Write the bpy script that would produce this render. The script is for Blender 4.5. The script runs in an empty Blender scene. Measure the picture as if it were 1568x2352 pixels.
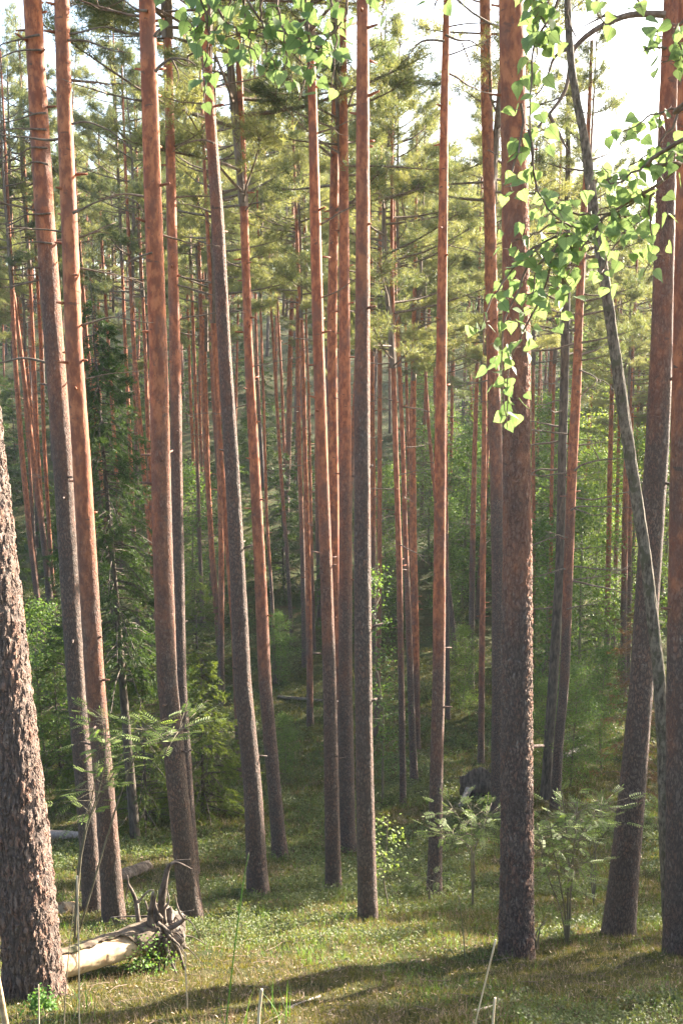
import bpy, math, random
import numpy as np
from mathutils import Vector, Matrix

SEED = 7
rng = np.random.default_rng(SEED)
random.seed(SEED)
sc = bpy.context.scene
COL = sc.collection
R = math.radians

# ------------------------------------------------------------------ camera
F = 2250.0                       # focal length in pixels of the 1568 x 2352 working copy of the photo
PITCH = R(9.0)
CP, SP = math.cos(PITCH), math.sin(PITCH)
SUN_AZ, SUN_EL = R(49.0), R(23.0)
SUN = np.array([math.sin(SUN_AZ) * math.cos(SUN_EL), math.cos(SUN_AZ) * math.cos(SUN_EL), math.sin(SUN_EL)])


def ray(px, py):
    """Direction per unit of forward distance y."""
    s, t = (px - 784.0) / F, (py - 1176.0) / F
    d = np.array([s, CP - t * SP, -SP - t * CP])
    return d / d[1]


def at(px, py, Y):
    return ray(px, py) * Y


def project(p):
    x, y, z = p
    a = y * CP - z * SP
    return 784 + F * x / a, 1176 - F * (y * SP + z * CP) / a


# ------------------------------------------------------------------ noise
def _hash(ix, iy, iz, seed):
    h = (ix.astype(np.int64) * 374761393 + iy.astype(np.int64) * 668265263 + iz.astype(np.int64) * 2147483647 + seed * 1274126177) & 0xFFFFFFFF
    h = ((h ^ (h >> 13)) * 1274126177) & 0xFFFFFFFF
    h = h ^ (h >> 16)
    return (h & 0xFFFFFF).astype(np.float64) / float(0xFFFFFF) * 2 - 1


def vnoise(x, y, z=0.0, seed=0):
    x, y, z = np.broadcast_arrays(np.asarray(x, float), np.asarray(y, float), np.asarray(z, float))
    fx, fy, fz = np.floor(x), np.floor(y), np.floor(z)
    ux, uy, uz = x - fx, y - fy, z - fz
    ux, uy, uz = [u * u * (3 - 2 * u) for u in (ux, uy, uz)]
    ix, iy, iz = fx.astype(np.int64), fy.astype(np.int64), fz.astype(np.int64)
    r = 0
    for a in (0, 1):
        wa = ux if a else 1 - ux
        for b in (0, 1):
            wb = uy if b else 1 - uy
            for c in (0, 1):
                wc = uz if c else 1 - uz
                r = r + wa * wb * wc * _hash(ix + a, iy + b, iz + c, seed)
    return r


# ------------------------------------------------------------------ terrain
PROF = np.array([(-60, 3.0), (-30, 2.2), (-12, .6), (-4, -.5), (0, -1.75), (3, -3.0), (5.5, -4.1), (8.4, -5.5), (11.6, -7.15), (14.8, -8.6), (18.2, -9.8),
                 (23.5, -11.1), (27.5, -11.75), (31.5, -12.1), (40, -12.3), (50, -11.6), (60, -10.2), (75, -7.6), (95, -3.6),
                 (130, 4.0), (180, 12.0), (260, 20.0), (400, 24.0)])
_ty = np.linspace(-60, 400, 4601)
_tz = np.interp(_ty, PROF[:, 0], PROF[:, 1])
_k = np.hanning(31); _k /= _k.sum()
_tz = np.convolve(np.pad(_tz, 15, mode='edge'), _k, mode='valid')


def ground(x, y):
    x = np.asarray(x, float); y = np.asarray(y, float)
    z = np.interp(y, _ty, _tz)
    far = np.clip((y - 10) / 30, 0, 1)
    z = z + .05 * vnoise(x * 1.1, y * 1.1, 0, 3) + .035 * vnoise(x * 2.7, y * 2.7, 0, 4) + .02 * vnoise(x * 5.5, y * 5.5, 0, 14) + (.06 + .2 * far) * vnoise(x * .25, y * .25, 0, 5)
    z = z + far * .5 * vnoise(x * .07, y * .07, 0, 6)
    return z


def ground1(x, y):
    return float(ground(np.array([x]), np.array([y]))[0])


def hit(px, py):
    d = ray(px, py)
    ys = np.linspace(1.0, 150, 6000)
    g = ground(d[0] * ys, ys)
    k = np.argmax(d[2] * ys <= g)
    Y = ys[k] if d[2] * ys[k] <= g[k] else 150.0
    return np.array([d[0] * Y, Y, ground1(d[0] * Y, Y)])


# ------------------------------------------------------------------ mesh building
class MB:
    def __init__(self):
        self.v, self.q, self.t, self.qm, self.tm, self.n = [], [], [], [], [], 0

    def add(self, v, quads=None, tris=None, mat=0):
        v = np.asarray(v, float).reshape(-1, 3)
        if quads is not None and len(quads):
            q = np.asarray(quads, np.int64).reshape(-1, 4) + self.n
            self.q.append(q); self.qm.append(np.full(len(q), mat))
        if tris is not None and len(tris):
            t = np.asarray(tris, np.int64).reshape(-1, 3) + self.n
            self.t.append(t); self.tm.append(np.full(len(t), mat))
        self.v.append(v); self.n += len(v)

    def mesh(self, name, mats, smooth=True):
        me = bpy.data.meshes.new(name)
        v = np.concatenate(self.v)
        q = np.concatenate(self.q) if self.q else np.zeros((0, 4), np.int64)
        t = np.concatenate(self.t) if self.t else np.zeros((0, 3), np.int64)
        mi = np.concatenate((self.qm if self.q else []) + (self.tm if self.t else [])).astype(np.int32)
        me.vertices.add(len(v)); me.vertices.foreach_set('co', v.astype(np.float32).ravel())
        li = np.concatenate([q.ravel(), t.ravel()]).astype(np.int32)
        me.loops.add(len(li)); me.loops.foreach_set('vertex_index', li)
        tot = np.concatenate([np.full(len(q), 4), np.full(len(t), 3)]).astype(np.int32)
        st = np.concatenate([[0], np.cumsum(tot)[:-1]]).astype(np.int32)
        me.polygons.add(len(tot)); me.polygons.foreach_set('loop_start', st)
        try:
            me.polygons.foreach_set('loop_total', tot)
        except Exception:
            pass
        for m in mats: me.materials.append(m)
        me.polygons.foreach_set('material_index', mi)
        me.polygons.foreach_set('use_smooth', np.full(len(tot), bool(smooth)))
        me.update(calc_edges=True); me.validate()
        return me


def link(name, me, parent=None, loc=None):
    o = bpy.data.objects.new(name, me)
    COL.objects.link(o)
    if parent is not None: o.parent = parent
    if loc is not None: o.location = loc
    return o


def thing(name, label, cat, loc, group=None):
    o = bpy.data.objects.new(name, None); COL.objects.link(o)
    o.empty_display_size = .1
    o.location = loc; o['label'] = label; o['category'] = cat
    if group: o['group'] = group
    return o


def tag(o, label, cat, group=None, kind=None):
    o['label'] = label; o['category'] = cat
    if group: o['group'] = group
    if kind: o['kind'] = kind
    return o


def unit(v):
    v = np.asarray(v, float)
    return v / (np.linalg.norm(v, axis=-1, keepdims=True) + 1e-9)


def tube(pts, rad, segs=6, disp=None, cap=True):
    """Tube along pts; disp(theta grid, arc grid) multiplies the radius."""
    pts = np.asarray(pts, float); n = len(pts)
    rad = np.broadcast_to(np.asarray(rad, float), (n,))
    tan = np.gradient(pts, axis=0); tan = unit(tan)
    ref = np.array([0.0, 1.0, 0.0]) if abs(tan[0, 1]) < .8 else np.array([1.0, 0, 0])
    u = np.zeros_like(pts); a = ref
    for i in range(n):
        a = a - tan[i] * np.dot(a, tan[i]); a = a / (np.linalg.norm(a) + 1e-9); u[i] = a
    w = np.cross(tan, u)
    th = np.arange(segs) / segs * 2 * np.pi
    rr = rad[:, None] * np.ones((1, segs))
    if disp is not None:
        arc = np.concatenate([[0], np.cumsum(np.linalg.norm(np.diff(pts, axis=0), axis=1))])
        rr = rr * disp(th[None, :], arc[:, None])
    V = pts[:, None, :] + rr[:, :, None] * (np.cos(th)[None, :, None] * u[:, None, :] + np.sin(th)[None, :, None] * w[:, None, :])
    V = V.reshape(-1, 3)
    i = np.arange(n - 1)[:, None] * segs; j = np.arange(segs)[None, :]; j2 = (j + 1) % segs
    Q = np.stack([i + j, i + j2, i + segs + j2, i + segs + j], -1).reshape(-1, 4)
    T = []
    if cap:
        V = np.concatenate([V, pts[:1], pts[-1:]])
        b = n * segs
        jj = np.arange(segs)
        T = np.concatenate([np.stack([np.full(segs, b), (jj + 1) % segs, jj], -1),
                            np.stack([np.full(segs, b + 1), (n - 1) * segs + jj, (n - 1) * segs + (jj + 1) % segs], -1)])
    return V, Q, T


def smooth_path(pts, n):
    """Catmull-Rom style resampling."""
    pts = np.asarray(pts, float)
    if len(pts) == 2:
        t = np.linspace(0, 1, n)[:, None]
        return pts[0] * (1 - t) + pts[1] * t
    P = np.concatenate([[2 * pts[0] - pts[1]], pts, [2 * pts[-1] - pts[-2]]])
    out = []
    for s in np.linspace(0, len(pts) - 1 - 1e-6, n):
        k = int(s); t = s - k
        p0, p1, p2, p3 = P[k], P[k + 1], P[k + 2], P[k + 3]
        out.append(.5 * ((2 * p1) + (-p0 + p2) * t + (2 * p0 - 5 * p1 + 4 * p2 - p3) * t * t + (-p0 + 3 * p1 - 3 * p2 + p3) * t ** 3))
    return np.array(out)


def rnd_dirs(n, r=rng):
    v = r.normal(size=(n, 3))
    return unit(v)


def blades(mb, base, direc, length, width, mat, r=rng, droop=0.0):
    """Thin triangles (needles / grass) from base along direc."""
    base = np.asarray(base); n = len(base)
    direc = unit(direc)
    side = unit(np.cross(direc, rnd_dirs(n, r)))
    L = np.broadcast_to(np.asarray(length), (n,))[:, None]; W = np.broadcast_to(np.asarray(width), (n,))[:, None]
    tip = base + direc * L
    if droop: tip = tip - np.array([0, 0, 1.0]) * droop * L
    V = np.stack([base - side * W / 2, base + side * W / 2, tip], 1).reshape(-1, 3)
    mb.add(V, tris=np.arange(n * 3).reshape(-1, 3), mat=mat)


def leaves(mb, base, direc, normal, length, width, mat, fold=.18):
    """Pointed oval leaves folded along the midrib: 8 points each."""
    base = np.asarray(base, float); n = len(base)
    d = unit(direc); s = unit(np.cross(normal, d)); u = np.cross(d, s)
    L = np.broadcast_to(np.asarray(length, float), (n,))[:, None]; W = np.broadcast_to(np.asarray(width, float), (n,))[:, None]
    A = [(0, 0, 0), (.28, .5, fold), (.62, .42, fold * .8), (1, 0, -.1), (.62, -.42, fold * .8), (.28, -.5, fold), (.35, 0, 0), (.68, 0, -.02)]
    V = np.stack([base + d * L * a + s * W * b + u * W * c for a, b, c in A], 1).reshape(-1, 3)
    F_ = np.array([(0, 1, 6), (0, 6, 5), (7, 2, 3), (7, 3, 4)]); Q_ = np.array([(6, 1, 2, 7), (6, 7, 4, 5)])
    k = (np.arange(n) * 8)[:, None, None]
    mb.add(V, quads=(Q_[None] + k).reshape(-1, 4), tris=(F_[None] + k).reshape(-1, 3), mat=mat)


def simple_leaves(mb, base, direc, normal, length, width, mat):
    base = np.asarray(base, float); n = len(base)
    d = unit(direc); s = unit(np.cross(normal, d)); u = np.cross(d, s)
    L = np.broadcast_to(np.asarray(length, float), (n,))[:, None]; W = np.broadcast_to(np.asarray(width, float), (n,))[:, None]
    V = np.stack([base, base + d * L * .45 + s * W * .5 + u * W * .12, base + d * L, base + d * L * .45 - s * W * .5 + u * W * .12], 1).reshape(-1, 3)
    k = (np.arange(n) * 4)[:, None]
    mb.add(V, tris=np.concatenate([k + np.array([[0, 1, 2]]), k + np.array([[0, 2, 3]])]), mat=mat)


# ------------------------------------------------------------------ materials
class NT:
    def __init__(self, name):
        self.m = bpy.data.materials.new(name); self.m.use_nodes = True
        self.t = self.m.node_tree; self.t.nodes.clear()
        self.out = self.n('ShaderNodeOutputMaterial')

    def n(self, ty, **kw):
        nd = self.t.nodes.new(ty)
        for k, v in kw.items(): setattr(nd, k, v)
        return nd

    def l(self, a, b): self.t.links.new(a, b)

    def val(self, nd, **kw):
        for k, v in kw.items(): nd.inputs[k.replace('_', ' ')].default_value = v
        return nd

    def noise(self, vec, scale, detail=3.0, rough=.55, dist=0.0):
        nd = self.n('ShaderNodeTexNoise')
        if vec is not None: self.l(vec, nd.inputs['Vector'])
        self.val(nd, Scale=scale, Detail=detail, Roughness=rough, Distortion=dist)
        return nd.outputs['Fac']

    def mapr(self, x, a, b, c=0.0, d=1.0):
        nd = self.n('ShaderNodeMapRange', interpolation_type='SMOOTHSTEP')
        self.l(x, nd.inputs['Value'])
        for k, v in (('From Min', a), ('From Max', b), ('To Min', c), ('To Max', d)): nd.inputs[k].default_value = v
        return nd.outputs['Result']

    def math(self, op, a, b=None):
        nd = self.n('ShaderNodeMath', operation=op)
        for i, x in enumerate((a, b)):
            if x is None: continue
            if isinstance(x, (int, float)): nd.inputs[i].default_value = x
            else: self.l(x, nd.inputs[i])
        return nd.outputs[0]

    def mix(self, f, a, b, blend='MIX'):
        nd = self.n('ShaderNodeMix', data_type='RGBA', blend_type=blend)
        for s, x in ((0, f), (6, a), (7, b)):
            if isinstance(x, (int, float)): nd.inputs[s].default_value = x
            elif isinstance(x, tuple): nd.inputs[s].default_value = x + (1,) if len(x) == 3 else x
            else: self.l(x, nd.inputs[s])
        return nd.outputs[2]

    def mapping(self, vec, scale):
        nd = self.n('ShaderNodeMapping'); self.l(vec, nd.inputs['Vector'])
        nd.inputs['Scale'].default_value = scale
        return nd.outputs['Vector']

    def bump(self, h, strength, dist):
        nd = self.n('ShaderNodeBump'); self.l(h, nd.inputs['Height'])
        nd.inputs['Strength'].default_value = strength; nd.inputs['Distance'].default_value = dist
        return nd.outputs['Normal']

    def princ(self, col, rough=.85, spec=.25, normal=None):
        nd = self.n('ShaderNodeBsdfPrincipled')
        if isinstance(col, tuple): nd.inputs['Base Color'].default_value = col + (1,)
        else: self.l(col, nd.inputs['Base Color'])
        nd.inputs['Roughness'].default_value = rough
        nd.inputs['Specular IOR Level'].default_value = spec
        if normal is not None: self.l(normal, nd.inputs['Normal'])
        return nd.outputs[0]

    def done(self, sh):
        self.l(sh, self.out.inputs['Surface']); return self.m


def pine_bark(name, near=False, vs=38.0, st=.28, ds=.02):
    t = NT(name)
    tc = t.n('ShaderNodeTexCoord'); obj = tc.outputs['Object']
    oi = t.n('ShaderNodeObjectInfo')
    at_h = t.n('ShaderNodeAttribute', attribute_type='OBJECT', attribute_name='bark_h')
    sep = t.n('ShaderNodeSeparateXYZ'); t.l(obj, sep.inputs[0])
    add = t.n('ShaderNodeVectorMath', operation='ADD'); t.l(obj, add.inputs[0])
    rnd = t.n('ShaderNodeCombineXYZ'); t.l(t.math('MULTIPLY', oi.outputs['Random'], 37.0), rnd.inputs[0]); t.l(t.math('MULTIPLY', oi.outputs['Random'], 11.0), rnd.inputs[2])
    t.l(rnd.outputs[0], add.inputs[1]); p = add.outputs[0]
    big = t.noise(t.mapping(p, (3, 3, .7)), 1.0, 4)
    hh = t.math('SUBTRACT', sep.outputs['Z'], at_h.outputs['Fac'])
    hh = t.math('ADD', hh, t.math('MULTIPLY', t.math('SUBTRACT', big, .5), 9.0))
    up = t.mapr(hh, -3.4, 2.8)
    # lower bark: long plates with dark furrows
    wn = t.n('ShaderNodeTexNoise'); t.l(t.mapping(p, (1, 1, .5)), wn.inputs['Vector']); t.val(wn, Scale=26.0, Detail=4.0, Roughness=.6)
    wv = t.n('ShaderNodeVectorMath', operation='SCALE'); t.l(wn.outputs['Color'], wv.inputs[0]); wv.inputs['Scale'].default_value = .085
    wa = t.n('ShaderNodeVectorMath', operation='ADD'); t.l(p, wa.inputs[0]); t.l(wv.outputs[0], wa.inputs[1])
    vor = t.n('ShaderNodeTexVoronoi', feature='DISTANCE_TO_EDGE'); t.l(t.mapping(wa.outputs[0], (1, 1, st)), vor.inputs['Vector'])
    vor.inputs['Scale'].default_value = vs
    fur = t.mapr(vor.outputs['Distance'], 0.0, .3)
    fib = t.noise(t.mapping(p, (1, 1, .2)), 60.0, 4, .65)
    fur2 = t.math('MULTIPLY', fur, t.mapr(fib, .25, .7, .45, 1.0))
    patch = t.noise(t.mapping(p, (1, 1, .4)), 12.0, 3)
    plate = t.mix(t.mapr(patch, .42, .62), (.235, .168, .135), (.275, .15, .105))
    plate = t.mix(t.mapr(t.noise(p, 24.0, 3), .56, .72), plate, (.31, .27, .23))
    low = t.mix(fur2, (.085, .062, .052), plate)
    low = t.mix(t.mapr(t.noise(p, 3.0, 3), .35, .65), t.mix(.4, low, (.085, .062, .052)), low)
    # upper bark: thin papery orange flakes
    vo2 = t.n('ShaderNodeTexVoronoi', feature='F1'); t.l(t.mapping(p, (1, 1, .5)), vo2.inputs['Vector']); vo2.inputs['Scale'].default_value = 16.0
    fl = t.noise(t.mapping(p, (1, 1, .45)), 14.0, 4, .6)
    hi = t.mix(t.mapr(fl, .38, .64), (.21, .060, .028), (.47, .158, .064))
    hi = t.mix(t.mapr(t.noise(t.mapping(p, (1, 1, .6)), 5.0, 3), .50, .68), hi, (.19, .075, .048))
    hi = t.mix(t.mapr(t.noise(t.mapping(p, (1, 1, .5)), 30.0, 3, .7), .58, .70), hi, (.12, .055, .04))
    hi = t.mix(t.mapr(t.noise(t.mapping(p, (1, 1, 2.4)), 7.0, 2), .66, .72), hi, (.10, .05, .035))
    hi = t.mix(t.math('MULTIPLY', oi.outputs['Random'], .55), hi, t.mix(t.mapr(fl, .35, .68), (.19, .070, .040), (.34, .125, .066)))
    col = t.mix(up, low, hi)
    hgt = t.math('ADD', t.math('MULTIPLY', fur2, t.math('SUBTRACT', 1.05, up)), t.math('MULTIPLY', fl, t.math('MULTIPLY', up, .35)))
    if near:
        dn = t.n('ShaderNodeDisplacement'); t.l(hgt, dn.inputs['Height']); dn.inputs['Midlevel'].default_value = .5; dn.inputs['Scale'].default_value = ds
        t.l(dn.outputs[0], t.out.inputs['Displacement']); t.m.displacement_method = 'BOTH'
        return t.done(t.princ(col, .8, .3))
    return t.done(t.princ(col, .75, .35, t.bump(hgt, .9, .02)))


def plain_bark(name, a, b, scale=(1, 1, .25), freq=18.0, c=None, bump=.012):
    t = NT(name); tc = t.n('ShaderNodeTexCoord'); p = tc.outputs['Object']
    n1 = t.noise(t.mapping(p, scale), freq, 5, .65)
    col = t.mix(t.mapr(n1, .32, .68), a, b)
    if c: col = t.mix(t.mapr(t.noise(p, freq * .35, 3), .52, .66), col, c)
    return t.done(t.princ(col, .85, .25, t.bump(n1, .8, bump)))


def leaf_mat(name, a, b, trans, tcol=None, rough=.55, scale=1.2, spec=.3, veins=False):
    """a..b: colour range; translucent so that back light shows through."""
    t = NT(name); tc = t.n('ShaderNodeTexCoord'); oi = t.n('ShaderNodeObjectInfo'); geo = t.n('ShaderNodeNewGeometry')
    n1 = t.noise(tc.outputs['Object'], scale, 3)
    f = t.math('ADD', t.math('MULTIPLY', n1, .6), t.math('MULTIPLY', geo.outputs['Random Per Island'], .45))
    f = t.math('ADD', f, t.math('MULTIPLY', t.math('SUBTRACT', oi.outputs['Random'], .5), .35))
    f = t.mapr(f, .2, .85)
    col = t.mix(f, a, b)
    if veins:
        la = t.n('ShaderNodeAttribute', attribute_type='GEOMETRY', attribute_name='leaf_a').outputs['Fac']; lb_ = t.n('ShaderNodeAttribute', attribute_type='GEOMETRY', attribute_name='leaf_b').outputs['Fac']
        ab_ = t.math('ABSOLUTE', lb_)
        fr = t.math('FRACT', t.math('MULTIPLY', t.math('SUBTRACT', la, t.math('MULTIPLY', ab_, .75)), 7.5))
        v1 = t.mapr(t.math('ABSOLUTE', t.math('SUBTRACT', fr, .5)), .02, .14, 1, 0); v2 = t.mapr(ab_, .008, .035, 1, 0)
        vv = t.math('MULTIPLY', t.math('MAXIMUM', t.math('MULTIPLY', v1, .6), v2), .55)
        col = t.mix(vv, col, (.075, .12, .04))
        blot = t.mapr(t.noise(tc.outputs['Object'], 60.0, 3), .66, .74); col = t.mix(t.math('MULTIPLY', blot, .5), col, (.22, .16, .06))
    pr = t.princ(col, rough, spec)
    tr = t.n('ShaderNodeBsdfTranslucent')
    t.l(t.mix(1.0, col, tcol or (1.5, 1.6, .8), 'MULTIPLY'), tr.inputs['Color'])
    mx = t.n('ShaderNodeMixShader'); mx.inputs[0].default_value = trans
    t.l(pr, mx.inputs[1]); t.l(tr.outputs[0], mx.inputs[2])
    return t.done(mx.outputs[0])


def soil_mat():
    t = NT('forest_floor'); tc = t.n('ShaderNodeTexCoord'); p = tc.outputs['Object']
    n1, n2, n3, n4 = t.noise(p, .7, 4), t.noise(p, 5.0, 4), t.noise(p, 40.0, 4, .7), t.noise(p, 1.7, 3)
    c = t.mix(t.mapr(n1, .38, .6), (.045, .062, .022), (.075, .070, .030))
    c = t.mix(t.mapr(n4, .55, .68), c, (.085, .055, .03))
    c = t.mix(t.mapr(n2, .5, .7), c, (.035, .045, .018))
    c = t.mix(t.mapr(n3, .56, .72), c, (.19, .15, .075))
    h = t.math('ADD', n3, t.math('MULTIPLY', n2, 2.0))
    return t.done(t.princ(c, .95, .1, t.bump(h, 1.0, .05)))


M = dict(
    bark=pine_bark('pine_bark'), bark_near=pine_bark('pine_bark_relief', True, 34.0, .26, .017), bark_old=pine_bark('old_pine_bark', True, 25.0, .19, .02),
    branch=plain_bark('branch_bark', (.10, .07, .05), (.20, .15, .115), freq=20),
    grey_bark=plain_bark('aspen_bark', (.05, .04, .03), (.215, .18, .135), scale=(1, 1, .35), freq=34, c=(.085, .08, .05), bump=.02),
    dark_bark=plain_bark('spruce_bark', (.045, .036, .03), (.14, .11, .085), freq=16),
    twig=plain_bark('birch_twig', (.11, .065, .045), (.24, .17, .13), freq=40, bump=.001),
    stem=plain_bark('sapling_stem', (.10, .085, .055), (.20, .17, .115), freq=30, bump=.002),
    deadwood=plain_bark('weathered_wood', (.22, .19, .165), (.40, .35, .30), scale=(1, 1, 1), freq=26, c=(.17, .11, .075), bump=.008),
    rootwood=plain_bark('root_wood', (.045, .035, .028), (.16, .125, .10), scale=(1, 1, .6), freq=22, c=(.21, .175, .145), bump=.012),
    barewood=plain_bark('bare_wood', (.36, .255, .15), (.52, .39, .25), scale=(.3, 1, 1), freq=24, c=(.27, .16, .085), bump=.004),
    logbark=plain_bark('log_bark', (.065, .048, .035), (.17, .13, .09), scale=(.4, 1, 1), freq=20, c=(.09, .10, .04), bump=.012),
    drystalk=plain_bark('dry_stalk', (.40, .31, .20), (.62, .50, .36), freq=30, bump=.0005),
    needles=leaf_mat('pine_needles', (.075, .105, .066), (.21, .215, .100), .48, (1.65, 1.55, .8), scale=.5),
    needles_dry=leaf_mat('dry_needles', (.10, .05, .025), (.19, .12, .055), .3, (1.4, 1.2, .8), scale=.8),
    spruce=leaf_mat('spruce_needles', (.028, .055, .020), (.085, .12, .036), .36, (1.8, 1.9, .6), scale=.7),
    young_spruce=leaf_mat('young_spruce_needles', (.055, .092, .026), (.13, .165, .044), .45, (1.7, 1.6, .6), scale=1.0),  # lighter variant of the spruce needles, sunlit tips put into the colour
    birch=leaf_mat('birch_leaf', (.165, .23, .10), (.245, .305, .14), .48, (1.15, 1.25, .85), .6, 9.0, .2, True),
    broad=leaf_mat('broadleaf', (.06, .115, .038), (.14, .20, .055), .5, (1.7, 1.7, .7), scale=.6),
    sun_tint=leaf_mat('sun_tinted_birch_leaf', (.14, .20, .05), (.25, .29, .09), .5, (1.6, 1.5, .7), scale=.6),  # sunlight put into the leaf colour, paler and yellower than broadleaf
    palewood=plain_bark('pale_dead_wood', (.20, .145, .115), (.33, .26, .21), freq=20, c=(.15, .12, .09), bump=.006),
    rowan=leaf_mat('rowan_leaf', (.10, .155, .045), (.19, .25, .07), .48, (1.5, 1.5, .8), scale=2.0),
    blueberry=leaf_mat('blueberry_leaf', (.050, .074, .032), (.13, .152, .060), .35, (1.6, 1.5, .7), scale=1.5),
    moss=leaf_mat('moss_frond', (.065, .080, .024), (.18, .165, .055), .35, (1.5, 1.3, .6), scale=1.2),
    litter=leaf_mat('dry_litter', (.16, .10, .06), (.38, .29, .19), .15, (1.1, 1, .8), scale=2.0),
    grass=leaf_mat('green_grass', (.075, .16, .035), (.15, .25, .06), .4, (1.5, 1.5, .7), scale=2.0),
    soil=soil_mat(),
)

# ------------------------------------------------------------------ ground sheet
def axis(lo, hi, a, b, fine, grow=1.09, mx=12.0):
    c = list(np.arange(a, b + 1e-6, fine))
    s = fine
    while c[-1] < hi: s = min(s * grow, mx); c.append(c[-1] + s)
    s = fine
    while c[0] > lo: s = min(s * grow, mx); c.insert(0, c[0] - s)
    return np.array(c)


gx = axis(-260, 260, -7, 7, .11); gy = axis(-60, 330, 4.0, 17, .11)
GX, GY = np.meshgrid(gx, gy)
GZ = ground(GX, GY)
mb = MB(); nx, ny = len(gx), len(gy)
i = np.arange(ny - 1)[:, None] * nx; j = np.arange(nx - 1)[None, :]
mb.add(np.stack([GX, GY, GZ], -1), quads=np.stack([i + j, i + j + 1, i + nx + j + 1, i + nx + j], -1))
g = link('ground', mb.mesh('ground', [M['soil']])); g['kind'] = 'structure'; g['label'] = 'mossy forest floor sloping down into the hollow'

# ------------------------------------------------------------------ pine crowns, trunks
def make_crown(seed, L=9.0, Rad=2.4, nb=46, tuft=(.11, .17), wid=.0115, mats=('branch', 'needles'), dens=1.0, gap=.25):
    r = np.random.default_rng(seed)
    mb = MB()
    # leader
    top = smooth_path([(0, 0, 0), (r.normal() * .12, r.normal() * .12, L * .5), (r.normal() * .2, r.normal() * .2, L)], 10)
    mb.add(*tube(top, np.linspace(.085, .012, 10), 6))
    TB, TD = [], []
    for k in range(nb):
        f = (k + r.random()) / nb
        if r.random() < gap * (1 - f): continue
        z0 = f * L * .97
        az = r.random() * 2 * np.pi
        shape = (math.sin(min(1, (f * .95 + .22)) * np.pi)) ** .7 * .95 + .12
        ln = Rad * shape * r.uniform(.65, 1.2)
        rise = r.uniform(-.05, .35) + .45 * f
        o = np.array([np.interp(z0, top[:, 2], top[:, 0]), np.interp(z0, top[:, 2], top[:, 1]), z0])
        h = np.array([math.cos(az), math.sin(az), 0])
        side = np.array([-h[1], h[0], 0])
        bend = r.normal() * .2
        pts = smooth_path([o, o + h * ln * .4 + side * bend * ln * .3 + np.array([0, 0, rise * ln * .25]),
                           o + h * ln * .75 + side * bend * ln + np.array([0, 0, rise * ln * .7]),
                           o + h * ln + side * bend * ln * 1.3 + np.array([0, 0, rise * ln * 1.1])], 7)
        mb.add(*tube(pts, np.linspace(.03, .006, 7) * (0.5 + ln / Rad * .6), 4, cap=False))
        ns = int(5 + ln * 4.2)
        for s in range(ns):
            u = r.uniform(.32, 1.0) ** .8
            q = pts[0] + 0
            idx = u * 6; k0 = min(int(idx), 5)
            q = pts[k0] + (pts[k0 + 1] - pts[k0]) * (idx - k0)
            d = unit(pts[k0 + 1] - pts[k0]) * r.uniform(.3, 1) + side * r.choice([-1, 1]) * r.uniform(.3, 1) + np.array([0, 0, r.uniform(-.15, .7)])
            d = unit(d); sl = r.uniform(.25, .75) * (1.15 - u * .5)
            e = q + d * sl
            mb.add(*tube(np.array([q, q + d * sl * .5 + np.array([0, 0, .02]), e]), [.008, .006, .003], 3, cap=False))
            nt = max(2, int(r.poisson(7.0 * dens)))
            for w in range(nt):
                c = q + d * sl * r.uniform(.35, 1.05) + r.normal(size=3) * .07
                TB.append(c); TD.append(unit(d + np.array([0, 0, .5]) + r.normal(size=3) * .35))
    TB, TD = np.array(TB), np.array(TD)
    K = 15
    B = np.repeat(TB, K, 0) + r.normal(size=(len(TB) * K, 3)) * .025
    D = np.repeat(TD, K, 0) * .55 + rnd_dirs(len(TB) * K, r) * .9
    blades(mb, B, D, r.uniform(tuft[0], tuft[1], len(B)), wid, 1, r)
    return mb.mesh('pine_crown', [M[m] for m in mats], smooth=False)


CROWNS = [make_crown(100 + k, L=l, Rad=w, nb=n) for k, (l, w, n) in enumerate([(9.5, 2.3, 48), (8.0, 2.6, 44), (11, 2.2, 54), (9, 1.9, 44), (7.5, 2.2, 38), (12, 2.5, 60)])]
CLEN = [9.5, 8.0, 11, 9, 7.5, 12]


def trunk_profile(H, hts, xs, rads, step_vis, vis_top, rtop=.05):
    """Heights, x offsets and radii sampled along a whole trunk."""
    h = np.concatenate([np.arange(-.25, vis_top, step_vis), np.arange(vis_top, H + .2, .45)])
    return h, np.interp(h, hts, xs), np.interp(h, hts, rads)


def trunk_disp(seed, flare, amp, r0):
    def f(th, arc):
        h = arc - .25
        s = np.sin(th); c = np.cos(th)
        lob = .5 + .5 * vnoise(c * 1.6 + 9, s * 1.6 + 3, h * .35, seed)
        fl = 1 + flare * (.55 + .9 * lob) * np.exp(-np.clip(h + .1, 0, None) / .30)
        n = amp * .8 * vnoise(c * 2.2, s * 2.2, h * .9, seed + 1) + amp * .6 * vnoise(c * r0 * 22, s * r0 * 22, h * 5.0, seed + 2) + amp * .55 * vnoise(c * r0 * 55, s * r0 * 55, h * 16, seed + 3)
        return fl * (1 + n)
    return f


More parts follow.
